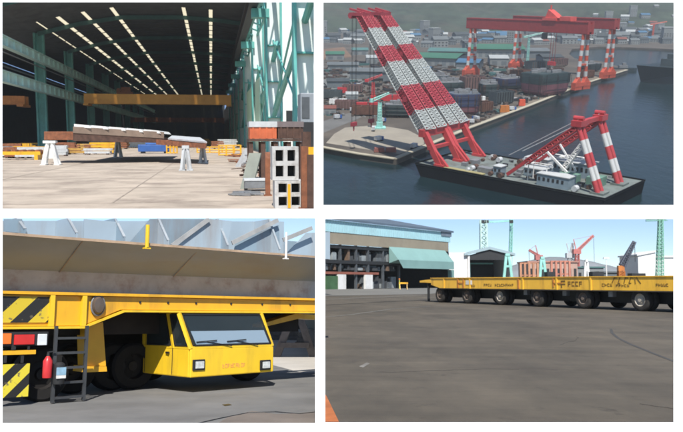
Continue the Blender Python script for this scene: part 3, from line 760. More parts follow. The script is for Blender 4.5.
for args in ((485, 113, 15, 9, 7, yb1, 'rust brown open hull section on the quay right of the round block', .5), (505, 104, 18, 10, 9, yb2, 'slate open hull section before the long dark block', .5), (424, 106, 20, 10, 8, yb2, 'slate open hull section close behind the booms', .1), (408, 95, 16, 10, 8, yb1, 'rust brown open hull section left of the booms', -.1), (352, 93, 18, 9, 6, yb3, 'primer red open hull section by the left yard road', -.1), (332, 99, 16, 9, 6, yb2, 'slate open hull section at the left edge of the harbour yard', -.1), (365, 116, 20, 8, 6, yb1, 'rust brown open hull section behind the concrete apron', -.1), (345, 110, 16, 8, 6, yb3, 'primer red open hull section beside the red containers', -.1), (475, 90, 20, 12, 11, yb3, 'primer red open hull section below the left gantry leg', .3), (524, 80, 20, 12, 9, yb1, 'rust brown open hull section behind the big box shaped block', .4), (540, 70, 24, 14, 9, yb2, 'slate open hull section under the girder trolley', .4), (405, 80, 22, 12, 8, yb3, 'primer red open hull section left of the blue shed', -.2), (590, 78, 14, 9, 7, yb1, 'rust brown open hull section between the two right gantry legs', .6), (562, 66, 20, 10, 8, yb3, 'primer red open hull section near the inlet', .5)):
    section(*args)
# container stacks, small cranes, lorries, quayside odds and ends
def rowof(px, py, n, mt, label, w=9.0, h=5.0, g='red frames and containers on the quay'):
    b = P.g(px, py, QZ + .06); t = thing('container_stack', P, b, label, 'containers', g)
    for k in range(n):
        q = MB().bx(b + Vector((k * (w + .5), 0, .1)), b + Vector((k * (w + .5) + w, 3, h * .5))).bx(b + Vector((k * (w + .5) + .3, 0, h * .5 + .06)), b + Vector((k * (w + .5) + w - .2, 3, h)))
        for j in range(6): q.bx(b + Vector((k * (w + .5) + j * w / 6 + .2, -.12, .3)), b + Vector((k * (w + .5) + j * w / 6 + .5, -.01, h * .48)))
        part(q, 'container', mt, t)
rowof(356, 109, 2, red, 'two red container stacks left of the striped booms')
rowof(381, 101, 2, red, 'red containers under the boom wires')
rowof(337, 93, 1, red, 'red container beside the left yard road')
rowof(374, 152.5, 2, mat('faded_red', (.28, .10, .08), .7, .2, .1), 'faded red boxes at the apron edge by the water', 6, 2.5)
rowof(500, 112.5, 1, orange, 'orange box on the quay roadway', 7, 5)
rowof(478, 104, 1, wpaint, 'white box right of the round hull block', 6, 6)
rowof(519, 106, 1, redor, 'orange red frame at the foot of the big hull block', 5, 5)
rowof(329, 104, 2, wpaint, 'white containers at the left edge of the yard', 7, 4)
rowof(392, 108.5, 2, wpaint, 'white containers behind the dark quay block', 7, 4)
def jib(px, py, h, mt, label, boom=.6):
    b = P.g(px, py, QZ + .06); t = thing('jib_crane', P, b, label, 'crane', 'small jib cranes of the yard')
    q = MB().truss(b + Vector((0, 0, 4)), b + Vector((0, 0, h)), (1, 0, 0), 2.6, 2.0, 2.6, 2.0, 7, .28); part(q, 'mast', mt, t)
    part(MB().bx(b + Vector((-4, -4, 0)), b + Vector((4, 4, .8))).bx(b + Vector((-2, -2, .81)), b + Vector((2, 2, 3.99))), 'base', mt, t)
    part(MB().truss(b + Vector((-6, 0, h + .8)), b + Vector((h * boom, 0, h + 6)), (0, 1, 0), 1.8, 1.0, 1.8, .9, 9, .22).bx(b + Vector((-7, -1.5, h + .1)), b + Vector((-4, 1.5, h + 2.2))), 'jib', mt, t)
jib(379.5, 128, 17, teal_lt, 'small green jib crane at the back of the concrete apron', .35)
jib(373, 100, 15, red, 'small red jib crane left of the booms', .5)
jib(527, 66, 34, teal_lt, 'slim green jib crane behind the big hull block', .5)
jib(652, 41, 30, redor, 'faint red jib crane high on the far right shore', .8)
rng = random.Random(5)
lk = None
lor = [(wpaint, 'white'), (blue, 'blue'), (yellow, 'yellow'), (red, 'red')]
for k in range(13):
    px, py = [(rng.uniform(324, 372), rng.uniform(84, 122)), (rng.uniform(470, 560), 0), (rng.uniform(330, 420), rng.uniform(122, 150))][k % 3 if k % 3 != 2 or k < 15 else 0]
    if py == 0: py = 129.5 - (px - 470) * .385 + rng.uniform(-7, -2.5)
    b = P.g(px, py, QZ + .07)
    if lk is None:
        t = thing('parked_lorry', P, b, 'small lorry parked on the harbour yard', 'lorry', 'lorries on the harbour yard')
        part(MB().bx(b + Vector((-3, -1.2, 1.0)), b + Vector((1.8, 1.2, 3.4))), 'cargo_body', lgrey, t)
        part(MB().bx(b + Vector((1.9, -1.15, .7)), b + Vector((3.6, 1.15, 3.0))), 'cab', blue, t)
        part(MB().bx(b + Vector((-2.4, -1.25, 0)), b + Vector((-1.4, 1.25, .99))).bx(b + Vector((2.2, -1.25, 0)), b + Vector((3.1, 1.25, .69))), 'wheel', black, t)
        kids(); lk = t
    else: dup(lk, P, b, rng.uniform(0, 3.1), None, (.9, .9, .9))
# ground clutter reads as one mass between the blocks
cl = MB()
for k in range(1700):
    px = rng.uniform(322, 560); lim = 128 - max(0, px - 470) * .385 if px > 430 else 120
    py = rng.uniform(62, max(70, lim - 3)); b = P.g(px, py, QZ + .05); s = rng.uniform(.8, 3.2) * (b.y / 600)
    cl.box(b + Vector((0, 0, s * .3)), (s * rng.uniform(.5, 4.0), s * rng.uniform(.3, 1.2), s * .6), rng.choice((3, 3, 3, 2, 4, 4, 4, 4, 5, 0, 3, 1, 4)), Matrix.Rotation(rng.uniform(0, 3), 3, 'Z'))
top(cl, 'yard_rubble', [mat('yard_grey', (.13, .135, .135), .7, .3, .3), mat('yard_pale', (.27, .27, .26), .7, .3, .3), rust_dk, dark, mat('yard_brown', (.075, .055, .042), .8, .4, .3), teal_dk], P, (0, 600, QZ), 'jumble of small steel parts lying about the shipyard', 'steel parts', None, 'stuff')

# ---------------- ship and dock on the right
dkm = mat('dark_ship_hull', (.016, .028, .032), .5, .25, .05)
b = P.g(640, 84, 0); t = thing('moored_ship', P, b, 'dark ship with pale superstructure moored at the right edge', 'ship')
c1 = P.g(637.5, 81.5, 0)
dx = P.g(700, 88, 0) - c1
hs = 17
side = Vector((-dx.y, dx.x, 0)).normalized() * 46
part(MB().add([c1 + Vector((4, 2, 0)), c1 + dx, c1 + dx + side, c1 + side + Vector((4, -2, 0)), c1 + Vector((-3, 0, hs)), c1 + dx + Vector((0, 0, hs)), c1 + dx + side + Vector((0, 0, hs)), c1 + side + Vector((-3, 0, hs))], [(0, 1, 2, 3), (4, 5, 6, 7), (0, 1, 5, 4), (1, 2, 6, 5), (2, 3, 7, 6), (3, 0, 4, 7)]), 'hull', dkm, t)
sp = MB(); m1 = c1 + dx * .3 + side * .4
for k, (a_, s_, h0, h1) in enumerate(((.22, .30, 0, 7), (.30, .34, 7.01, 12), (.38, .36, 12.01, 17), (.7, .3, 0, 9))):
    p_ = c1 + dx * a_ + side * s_ + Vector((0, 0, hs + h0 + .02)); sp.poly([p_, p_ + dx * .3, p_ + dx * .3 + side * .35, p_ + side * .35], (0, 0, h1 - h0))
part(sp, 'superstructure', mat('ship_dark_grey', (.05, .07, .075), .6, .3, .1), t)
p_ = c1 + dx * .42 + side * .4 + Vector((0, 0, hs + 17.1)); part(MB().poly([p_, p_ + dx * .14, p_ + dx * .14 + side * .2, p_ + side * .2], (0, 0, 6)), 'funnel', wpaint, t)
part(MB().tube(c1 + dx * .62 + side * .5 + Vector((0, 0, hs)), c1 + dx * .62 + side * .5 + Vector((0, 0, hs + 27)), .6, .3, 8), 'mast', wpaint, t)
b = P.g(622, 71.5, 0); t = thing('moored_tug', P, b, 'small grey tug moored at the end of the quay', 'boat')
part(MB().poly([b + Vector((-9, 0, 0)), b + Vector((14, 0, 0)), b + Vector((19, 4, 0)), b + Vector((14, 8, 0)), b + Vector((-9, 8, 0))], (0, 0, 4)), 'hull', dkm, t)
part(MB().bx(b + Vector((-3, 1.5, 4.01)), b + Vector((7, 6.5, 7))).bx(b + Vector((1, 2, 7.01)), b + Vector((5, 6, 10))), 'deckhouse', grey, t)

# ---------------- floating crane barge
B = BARGE; DZ = 6.0
n0 = B.g(416, 163.5, DZ); n1 = B.g(604.5, 200, DZ); y0 = (n0.y + n1.y) / 2; x0, x1 = n0.x, n1.x; W = 43.0
fc = thing('floating_crane', B, ((x0 + x1) / 2, y0 + W / 2, 0), 'floating crane barge with red and white lattice booms and striped rear frame', 'floating crane')
bh = mat('black_barge_hull', (.006, .007, .009), .85, .3, .1, spec=.1)
dk = mat('barge_deck_paint', (.135, .16, .15), .75, .3, .15, dirt=(.085, .07, .055), damt=.75, dscale=.12)
part(MB().poly([(x0, y0, DZ - .3), (x1, y0, DZ - .3), (x1 - .8, y0, -1), (x0 + 4, y0, -1)], (0, W, 0)), 'hull', bh, fc)
part(MB().bx((x0 + .1, y0 + .1, DZ - .29), (x1 - .1, y0 + W - .1, DZ)), 'deck', dk, fc)
rb = MB()
for (a, b) in (((x0, y0), (x1, y0)), ((x1, y0), (x1, y0 + W)), ((x0, y0 + W), (x1, y0 + W)), ((x0, y0), (x0, y0 + W))): rb.beam((*a, DZ + .35), (*b, DZ + .35), .5, .7)
part(rb, 'bulwark', bh, fc)
# boom feet, boom
def bz(px, py, yy): return B.y(px, py, yy)
for k, (fx, fy, tx, ty) in enumerate(((446, 165, 436, 148.5), (463.5, 158, 452, 143), (466.5, 157, 456, 142), (480.5, 148.5, 473, 133))):
    yy = y0 + 3.5 + (W - 9) * (0, .48, .56, 1)[k]
    foot = Vector((x0 + 13, yy, DZ)); tip = Vector((x0 + 2.5, yy, DZ + 15.5))
    q = MB().beam(foot, tip, 2.4, 3.0).bx(foot + Vector((-3.0, -1.9, .02)), foot + Vector((2.6, 1.9, 1.2))).beam(foot + Vector((4, 0, .1)), foot + Vector((-4.5, 0, 8.0)), 1.4, 1.4)
    part(q, 'boom_foot', mat('boom_red', (.42, .05, .052), .5, .15, .2), fc)
q = MB().bx((x0 + .6, y0 + 1, DZ + 13.6), (x0 + 3.6, y0 + W - 1, DZ + 17.2)).bx((x0 + 5.5, y0 + 2, DZ + 7.6), (x0 + 7.3, y0 + W - 2, DZ + 9.2))
part(q, 'hinge_beam', MATS['boom_red'], fc)
bw = mat('boom_white', (.34, .365, .355), .6, .12, .3); br = mat('boom_band_red', (.33, .04, .055), .6, .2, .3)
def bandm(t):
    return 1 if t > .86 or .56 < t < .71 or .17 < t < .355 else 0
root = Vector((x0 + 2.2, 0, DZ + 15.6)); tip_x = root.x - 50.0; tip_z = 77.0
for yy0, yy1, nm in ((y0 + W * .265, y0 + W * .33, 'left'), (y0 + W * .735, y0 + W * .68, 'right')):
    for off in (-4.6, 4.6):
        q = MB().truss((root.x, yy0 + off * 1.06, root.z), (tip_x, yy1 + off * .5, tip_z), (0, 1, 0), 7.7, 3.4, 5.0, 3.4, 44, .36, bandm, .7)
        part(q, 'lattice_boom', [bw, br], fc)
    hd = MB().bx((tip_x - 5, yy1 - 4.4, tip_z - .5), (tip_x + 3, yy1 + 4.4, tip_z + 1.2)).beam((tip_x + 3, yy1 - 3, tip_z + 1), (tip_x - 7, yy1 - 3, tip_z + 3), 1, 1).beam((tip_x + 3, yy1 + 3, tip_z + 1), (tip_x - 7, yy1 + 3, tip_z + 3), 1, 1)
    hd.tube((tip_x - 6.5, yy1 - 3.4, tip_z - .4), (tip_x - 6.5, yy1 + 3.4, tip_z - .4), 1.6, 1.6, 12)
    part(hd, 'boom_head', br, fc)
    tb = MB()
    for k in range(2):
        xx = root.x + (tip_x - root.x) * (.64, .27)[k]; zz = root.z + (tip_z - root.z) * (.64, .27)[k]; yv = yy0 + (yy1 - yy0) * (.64, .27)[k]
        tb.beam((xx, yv - 8 + 2 * (1 - k), zz), (xx, yv + 8 - 2 * (1 - k), zz), 2.2, 2.2)
    part(tb, 'tie_beam', br, fc)
    wr = MB()
    for k in range(3):
        for j in (-1, 1): wr.tube((tip_x - 6.5, yy1 + j * 1.6 + (k - 1) * .4, tip_z - .6), (tip_x - 6.5, yy1 + j * 1.6 + (k - 1) * .4, 19), .08, .08, 4)
    part(wr, 'hoist_wire', dark, fc)
    hk = MB().bx((tip_x - 7.2, yy1 - 2.0, 16.8), (tip_x - 5.8, yy1 + 2.0, 18.99)).tube((tip_x - 6.5, yy1, 16.7), (tip_x - 6.5, yy1, 14), .5, .3, 8)
    part(hk, 'hook_block', br, fc)
# rear frame: twin striped legs, red back stays, top beam
afz = 33.5
lg = []
for yy in (y0 + 8.0, y0 + 29.0):
    tpx = x1 - 17.5
    for j in (-1.9, 1.9):
        q = MB().striped((x1 - 5.8 , yy + j, DZ + .05), (tpx, yy + j * .9, afz), 1.1, 1.05, 5, 0, 1, 12)
        part(q, 'striped_leg', [mat('leg_red', (.40, .042, .048), .5, .15, .3), mat('leg_white', (.50, .51, .50))], fc)
    part(MB().bx((x1 - 9, yy - 3.2, DZ + .01), (x1 - 3, yy + 3.2, DZ + .9)), 'leg_base', dk, fc)
    st = MB().beam((tpx - .5, yy, afz + .6), (tpx - 33, yy, DZ + 1), 1.4, 1.5)
    st.truss((tpx - 1, yy - 1.6, afz - .6), (tpx - 23, yy - 1.6, DZ + 8.5), (0, 1, 0), 2.0, 2.0, 2, 2, 9, .3)
    part(st, 'back_stay', MATS['leg_red'], fc)
    part(MB().bx((tpx - 2.8, yy - 3.0, afz + .1), (tpx + 1.8, yy + 3.0, afz + 2.6)).tube((tpx - 3, yy, afz + 3.4), (tpx + 1.5, yy, afz + 3.4), 1.0, 1.0, 10), 'mast_head', MATS['leg_red'], fc)
part(MB().bx((x1 - 19, y0 + 11.05, afz + .3), (x1 - 17, y0 + 25.95, afz + 2.2)), 'top_beam', MATS['leg_red'], fc)
wr = MB()
for yy in (y0 + 8, y0 + 29.0):
    for j in (-.8, .8): wr.tube((x1 - 18, yy + j, afz + 3), (x0 + 45, yy * .6 + (y0 + W / 2) * .4 + j, DZ + 9), .12, .12, 4)
part(wr, 'stay_wire', lgrey, fc)
# deck houses and machinery
bwl = mat('pale_blue_deckhouse', (.20, .26, .30), .6, .15, .2); bgr = mat('deck_machinery_green', (.12, .22, .17), .6, .25, .3)
r2 = random.Random(2)
def house(xa, ya, w, d, h, mt, nm='deckhouse', win=True):
    q = MB().bx((xa, ya, DZ + .01), (xa + w, ya + d, DZ + h)); o = part(q, nm, mt, fc)
    if win:
        wq = MB()
        for k in range(max(2, int(w / 2.2))):
            wq.bx((xa + .6 + k * 2.2, ya - .08, DZ + h * .45), (xa + 1.7 + k * 2.2, ya - .005, DZ + h * .75))
        part(wq, 'window_row', dark, o)
        part(MB().bx((xa - .3, ya - .3, DZ + h + .01), (xa + w + .3, ya + d + .3, DZ + h + .35)), 'house_roof', mat('deckhouse_white', (.42, .44, .44), .6, .12, .3), o)
house(x1 - 33, y0 + 3.2, 15, 7, 5.2, bwl)
house(x1 - 38, y0 + 28, 18, 9, 6.5, bwl)
house(x1 - 55, y0 + 32, 12, 7, 4.6, wpaint)
house(x1 - 16, y0 + 16, 6, 8, 4.2, bgr, 'winch_house', False)
house(x1 - 30, y0 + 14, 9, 8, 3.6, bgr, 'winch_house', False)
house(x1 - 46, y0 + 15, 10, 9, 3.8, bwl)
house(x0 + 33, y0 + 5, 7, 4, 2.8, grey, 'engine_casing', False)
house(x0 + 41, y0 + 6, 4, 5, 4.2, bwl)
house(x0 + 20, y0 + 18, 4, 4, 2.2, grey, 'engine_casing', False)
for k in range(70):
    xx = x0 + r2.uniform(18, 86); yy = y0 + r2.uniform(2, W - 3); s = r2.uniform(.5, 1.6)
    wn = MB(); wn.tube((xx, yy, DZ + s), (xx, yy + s * 2, DZ + s), s, s, 10) if k % 2 else wn.bx((xx, yy, DZ + .01), (xx + s * 2, yy + s * 1.4, DZ + s * 1.3))
    part(wn, 'winch' if k % 2 else 'deck_locker', (grey, rust_dk, dark, lgrey)[k % 4], fc)

for xx, yy in ((x0 + 52, y0 + 31), (x0 + 62, y0 + 33), (x1 - 40, y0 + 8)):
    fr = MB()
    for dx_, dy_ in ((0, 0), (9, 0), (0, 5), (9, 5)): fr.tube((xx + dx_, yy + dy_, DZ), (xx + dx_, yy + dy_, DZ + 7.5), .28, .28, 6)
    fr.path([(xx, yy, DZ + 7.5), (xx + 9, yy, DZ + 7.5), (xx + 9, yy + 5, DZ + 7.5), (xx, yy + 5, DZ + 7.5), (xx, yy, DZ + 7.5)], .28)
    part(fr, 'pipe_frame', wpaint, fc)
lf = MB().truss((x1 - 30, y0 + 22, DZ + 4), (x1 - 22, y0 + 22, DZ + 17), (0, 1, 0), 2, 1.5, 2, 1.5, 6, .25).beam((x1 - 38, y0 + 20, DZ + 12), (x1 - 27, y0 + 20, DZ + 3.6), .9, .9).beam((x1 - 34, y0 + 25, DZ + 15), (x1 - 25, y0 + 25, DZ + 3.6), .7, .7)
part(lf, 'deck_derrick', wpaint, fc)
part(MB().bx((x0 + 16, y0 + 1.5, DZ + .01), (x0 + 38, y0 + 4.5, DZ + .5)), 'deck_track', mat('ochre_deck', (.28, .25, .12), .8, .2, .3), fc)
# ================================================================== the transporter under the ship block
T = TRUCK; Y0 = 14.0
def tp(px, py, y=Y0): return T.y(px, py, y)
gm = mat('shade_grey_asphalt', (.165, .165, .162), .85, .22, .6, .12, dirt=(.23, .222, .205), damt=.5, dscale=.35)  # the ship block's shade is put into this asphalt's grey
T0 = TRUCK0
far = lambda px: Vector(((px - CX) / F * 500, 500, 0))
struct(MB().poly([T0.g(-60, 428), T0.g(319.4, 428), far(319.4), far(-60)], (0, 0, -.1)), 'yard_asphalt', gm, T0)
pc = mat('sun_patch_pale', (.52, .49, .44), .85, .12, .4, .05)
pa = [T0.g(x, y, .004) for x, y in ((268, 364), (268, 352), (255, 340), (255, 326), (319, 326), (319, 373), (300, 372.5), (284, 368))]
struct(MB().face(pa), 'sun_patch', pc, T0)  # pale ground face painted as a patch of sunlight
struct(MB().face([T0.g(x, y, .004) for x, y in ((212, 427), (228, 417), (252, 411), (276, 414), (296, 413.5), (319, 411), (319, 427))]), 'brown_sun_patch', mat('sunlit_brown_asphalt', (.17, .145, .125), .9, .25, .8), T0)  # brownish face painted as sunlight on the near ground
struct(MB().face([T0.g(x, y, .006) for x, y in ((222, 404.5), (229, 403.8), (232, 405), (225, 406))]), 'oil_stain', mat('oil_black', (.02, .02, .02), .4), T0)
struct(MB().path([T0.g(x, y, .004) for x, y in ((196, 424), (220, 418.5), (248, 413), (275, 412), (300, 414), (318, 412))], .012, 5), 'asphalt_crack', dark, T0)

tk = thing('heavy_transporter', T, (tp(60, 320).x, Y0, 0), 'yellow heavy transporter with a low cab, ladder and hazard stripes', 'transporter')
ZT = tp(50, 292.5).z
u = lambda px, py=300: tp(px, py).x
xs0, xs1 = u(-25), u(318.6)
zb1 = tp(3, 326.5).z; zb2 = tp(122, 310).z; 
# main beam, one profile with the deep box on the left
ua, ub_ = u(84), u(121)
part(MB().poly([(xs0, Y0, ZT - .05), (xs1, Y0, ZT - .05), (xs1, Y0, zb2), (ub_, Y0, zb2), (ua, Y0, zb1), (xs0, Y0, zb1)], (0, .35, 0)), 'main_beam', yellow, tk, bevel=.012)
part(MB().bx((xs0, Y0 - .09, ZT - .045), (xs1, Y0 + 5.2, ZT + .01)), 'top_flange', yellow, tk)
lf = MB().bx((ub_ + .05, Y0 - .08, zb2 - .045), (xs1, Y0 + .36, zb2 - .004)).bx((xs0, Y0 - .1, zb1 - .05), (ua + .02, Y0 + .5, zb1 - .004))
d_ = Vector((ub_ - ua, 0, zb2 - zb1)); lf.beam(Vector((ua, Y0 + .14, zb1 - .025)), Vector((ub_ + .05, Y0 + .14, zb2 - .025)), .46, .04)
part(lf, 'lower_flange', ylw_lt, tk)
for px in (51, 83): part(MB().bx((u(px) - .04, Y0 - .085, zb1), (u(px) + .05, Y0 - .004, ZT - .05)), 'rib', ylw_lt, tk)
bt = MB()
for px in (140, 168, 196, 231, 262, 290): bt.tube((u(px), Y0 - .02, (ZT + zb2) / 2), (u(px), Y0 + .02, (ZT + zb2) / 2), .025, .025, 8)
part(bt, 'bolt', dark, tk)
haz = hazard('hazard_stripes', (.62, .46, .03), (.018, .018, .018), 1.55, 1.0, .3)
part(MB().bx((u(-4), Y0 - .03, zb1 + .07), (u(49), Y0 - .004, ZT - .09)), 'hazard_board', haz, tk, 'yellow and black striped board on the deep end of the beam')
# oval side lamp
c = tp(97.5, 305.5, Y0 - .02)
lm = MB(); lm.lathe(c, (0, -1, 0), [(.001, .10), (.10, .09), (.125, .05), (.13, 0)], 20)
for i, v in enumerate(lm.v): v.z = c.z + (v.z - c.z) * 1.45
lp_ = part(lm, 'side_lamp', mat('smoked_lamp', (.10, .075, .06), .25), tk, smooth=True)
rg = MB()
for k in range(20):
    a, b = 2 * math.pi * k / 20, 2 * math.pi * (k + 1) / 20
    rg.tube(c + Vector((math.cos(a) * .14, -.02, math.sin(a) * .2)), c + Vector((math.cos(b) * .14, -.02, math.sin(b) * .2)), .018, .018, 6)
part(rg, 'lamp_guard', grey, lp_)
# tail lamps and brackets
yl = Y0 - .06
def tb(px0, px1, py0, py1, y, dep):
    a = tp(px0, py1, y); b = tp(px1, py0, y)
    return MB().bx((a.x, y, a.z), (b.x, y + dep, b.z))
hs = part(tb(-6, 48.5, 331.5, 346.5, yl, .12), 'tail_lamp', dark, tk, 'tail lamp cluster with orange, red and clear lenses')
for (p0, p1, q0, q1, mt, nm) in ((-4, 12, 333.5, 344.5, mat('amber_lens', (.75, .16, .02), .2), 'amber_lens'), (14, 35, 334.5, 345, mat('red_lens', (.55, .02, .02), .2), 'red_lens'), (37.5, 47.5, 334, 345.5, mat('clear_lens', (.7, .74, .76), .15), 'clear_lens')):
    part(tb(p0, p1, q0, q1, yl - .03, .028), nm, mt, hs, bevel=.01)
part(tb(-6, 36, 350, 355.5, yl, .3), 'bumper_bracket', yellow, tk)
part(tb(12, 16, 346, 350, yl, .05).bx(tp(28, 350, yl), tp(30, 346, yl) + Vector((0, .05, 0))), 'lamp_stay', dark, tk)
haz2 = hazard('hazard_stripes_flap', (.66, .55, .04), (.015, .015, .015), 2.3, 1.0, .12)
part(tb(-8, 30, 363.5, 399, yl, .03), 'hazard_flap', haz2, tk, 'lower yellow and black striped board by the wheel')
part(MB().bx(tp(4, 363, yl + .01), tp(7, 355.6, yl + .01) + Vector((0, .03, 0))).bx(tp(21, 363, yl + .01), tp(24, 355.6, yl + .01) + Vector((0, .03, 0))), 'flap_hanger', dark, tk)
# ladder
ld = thing('boarding_ladder', T, tp(52, 405, Y0 - .12), 'dark steel ladder hanging from the yellow beam down to the ground', 'ladder')
yd = Y0 - .14
zl0 = max(.02, tp(53, 404.5, yd).z); zl1 = tp(53, 326, yd).z
xa, xb = tp(53.5, 380, yd).x, tp(85, 370, yd).x
ldm = mat('ladder_steel', (.045, .048, .052), .5, .3, 4)
for x in (xa, xb): part(MB().bx((x - .03, yd - .02, zl0), (x + .03, yd + .03, zl1)), 'rail', ldm, ld)
for k in range(5):
    z = zl0 + .06 + k * (zl1 - zl0 - .15) / 4.6
    part(MB().bx((xa + .031, yd - .03, z), (xb - .031, yd + .05, z + .045)), 'rung', ldm, ld)
# extinguisher clamped to the ladder
c = tp(47.5, 367, yd - .05)
fe = thing('fire_extinguisher', T, c + Vector((0, 0, -.3)), 'small red fire extinguisher hanging beside the ladder', 'fire extinguisher')
part(MB().lathe(c + Vector((0, 0, -.2)), (0, 0, 1), [(.001, 0), (.08, .0), (.085, .03), (.085, .31), (.05, .37), (.03, .40)], 16), 'cylinder', mat('signal_red', (.55, .03, .035), .35), fe, smooth=True)
part(MB().tube(c + Vector((0, 0, .2)), c + Vector((0, 0, .26)), .03, .025, 8).beam(c + Vector((-.02, 0, .27)), c + Vector((.12, -.02, .29)), .03, .02), 'valve', dark, fe)
c2 = tp(59, 371, yd - .1)
cn = thing('grease_can', T, c2, 'dark can with a pale blue label hanging right of the fire extinguisher', 'can')
part(MB().lathe(c2 + Vector((0, 0, -.24)), (0, 0, 1), [(.001, 0), (.10, 0), (.105, .02), (.105, .36), (.06, .40), (.001, .40)], 16), 'body', dark, cn, smooth=True)
part(MB().bx(c2 + Vector((-.085, -.125, -.07)), c2 + Vector((.085, -.09, .07))), 'label_plate', mat('label_blue', (.25, .42, .55), .5, .2, 8), cn)
part(MB().bx(c2 + Vector((-.085, -.125, -.13)), c2 + Vector((.085, -.09, -.075))), 'lower_label', wpaint, cn)
# support leg, undercarriage, wheels
part(MB().poly([tp(86, 327, Y0 + .5), tp(103, 322, Y0 + .5), tp(106, 366, Y0 + .5), tp(87, 366, Y0 + .5)], (0, .45, 0)), 'support_leg', yellow, tk)
part(MB().poly([tp(86, 366.4, Y0 + .42), tp(106.5, 366.4, Y0 + .42), tp(107, 371.5, Y0 + .42), tp(85, 372.5, Y0 + .42)], (0, .6, 0)), 'leg_foot', yellow, tk)
part(MB().bx((xs0, Y0 + .8, 1.25), (xs1, Y0 + 1.0, ZT - .06)).bx((xs0, Y0 + 2.6, .95), (xs1, Y0 + 5.0, ZT - .06)), 'undercarriage', mat('near_black_brown', (.020, .015, .013), .8, .4, 2), tk)  # underbody in an even, near-black brown
um = MB()
for k in range(14):
    if xs0 + .5 + k * .8 < xs1: um.bx((xs0 + .4 + k * .8, Y0 + 1.02, 1.6), (xs0 + .5 + k * .8, Y0 + 2.59, ZT - .06))
part(um, 'cross_member', MATS['near_black_brown'], tk)
tyrem = mat('shade_black_tyre', (.009, .0085, .0085), .9, .3, 8, .15); rimm = mat('shade_black_rim', (.011, .0095, .009), .7, .3, 4)  # tyre and rim colours darkened to carry the deep shadow under the deck
def twheel(px, y, r=.52, ax=(0, 1, 0), lab=None):
    c = Vector((tp(px, 340, y).x, y, r)); a = Vector(ax)
    w = part(MB().lathe(c - a * .17, ax, [(r * .55, 0), (r * .9, 0), (r, .05), (r, .29), (r * .9, .34), (r * .55, .34)], 28), 'wheel', tyrem, tk, lab, smooth=True)
    part(MB().lathe(c - a * .15, ax, [(.001, .06), (r * .2, .05), (r * .25, .10), (r * .5, .12), (r * .56, .02), (r * .56, .30), (.001, .28)], 20), 'rim', rimm, w, smooth=True)
    return w
twheel(42, Y0 + .45)
for k, px in enumerate((72, 112, 132, 246)): twheel(px, Y0 + 1.5 + .1 * (k % 2))
for k, px in enumerate((22, 60, 122, 150, 240)): twheel(px, Y0 + 3.4)
# ------------------------------------------------ the cab
yc = tp(190, 378, Y0 - .35)
cu0 = tp(190, 370, Y0 - .35).x; yF = Y0 - .35
cu1 = tp(273.5, 366, yF).x
zc0 = tp(190, 378, yF).z; zmid = tp(190, 349, yF).z; zc1 = zb2 - .06
D = 1.75                                  # depth of the cab
b0 = tp(142, 371, yF).x
back = Vector((tp(142.5, 366, yF + D).x, yF + D, 0))
inl = .16                                  # the sides lean in above the waist
cab = part(MB().poly([(cu0, yF, zc0), (cu1, yF, zc0 + .02), (cu1, yF, zmid), (cu0, yF, zmid)], (0, .06, 0)).poly([(cu0, yF + .061, zc0), (cu0 + .06, yF + .061, zc0), (back.x + .06, back.y, zc0 + .02), (back.x, back.y, zc0 + .02)], (0, 0, zmid - zc0)).poly([(cu1 - .06, yF + .061, zc0 + .02), (cu1, yF + .061, zc0 + .02), (cu1 + .02, yF + D, zc0 + .02), (cu1 - .04, yF + D, zc0 + .02)], (0, 0, zmid - zc0)).poly([(cu0 + .05, yF + .05, zc0 + .02), (cu1 - .05, yF + .05, zc0 + .03), (cu1 - .03, yF + D, zc0 + .03), (back.x + .05, back.y, zc0 + .03)], (0, 0, .06)), 'cab', ylw_lt, tk, bevel=.025)
# window frame posts and roof
fl0, fr0 = Vector((cu0, yF, zmid)), Vector((cu1, yF, zmid))
flt = Vector((tp(179, 312, yF + .30).x, yF + .30, zc1)); frt = Vector((tp(261, 312, yF + .30).x, yF + .30, zc1))
blb = Vector((back.x, back.y, zmid)); blt = Vector((back.x + .02, back.y, zc1)); brb = Vector((cu1 + .02, yF + D, zmid)); brt = Vector((cu1 - .12, yF + D, zc1))
po = MB()
for a, b in ((fl0 + Vector((.03, .03, 0)), flt), (fr0 + Vector((-.03, .03, 0)), frt), (blb + Vector((.03, 0, 0)), blt), (brb, brt)): part(MB().beam(a, b, .075, .075), 'window_post', ylw_lt, cab)
mid0 = fl0.lerp(blb, .36); mid1 = flt.lerp(blt, .30)
po.beam(mid0 + Vector((.03, 0, 0)), mid1, .07, .07)
po.beam(fl0 + Vector((.02, .035, .02)), fr0 + Vector((-.02, .035, .02)), .07, .06)
po.beam(fl0 + Vector((.03, 0, .02)), blb + Vector((.03, 0, .02)), .06, .05)
part(po, 'waist_rail', ylw_lt, cab)
part(MB().poly([flt, frt, brt, blt], (0, 0, .055)), 'cab_roof', ylw_lt, cab)
rub = mat('window_rubber', (.015, .015, .016), .6)
glass = emission_glass('cab_glass', (.04, .055, .06), .03, .38)
sky_g = emission_glass('sky_reflection_film', (.26, .35, .43), .04, .75)
ws0, ws1, ws2, ws3 = fl0 + Vector((.09, .01, .07)), fr0 + Vector((-.09, .01, .07)), frt + Vector((-.05, -.01, -.03)), flt + Vector((.07, -.01, -.03))
part(MB().poly([ws0, ws1, ws2, ws3], (0, .012, 0)), 'windscreen', glass, cab)
k_ = .46
part(MB().poly([ws0 + Vector((.05, -.006, .02)), ws1 + Vector((-.05, -.006, .02)), ws1.lerp(ws2, k_) + Vector((-.05, -.006, 0)), ws0.lerp(ws3, k_) + Vector((.05, -.006, 0))], (0, .004, 0)), 'sky_reflection', sky_g, cab, 'pale blue sky reflection painted on the lower windscreen')  # reflected sky painted as a pale blue layer on the lower glass
rbm = MB()
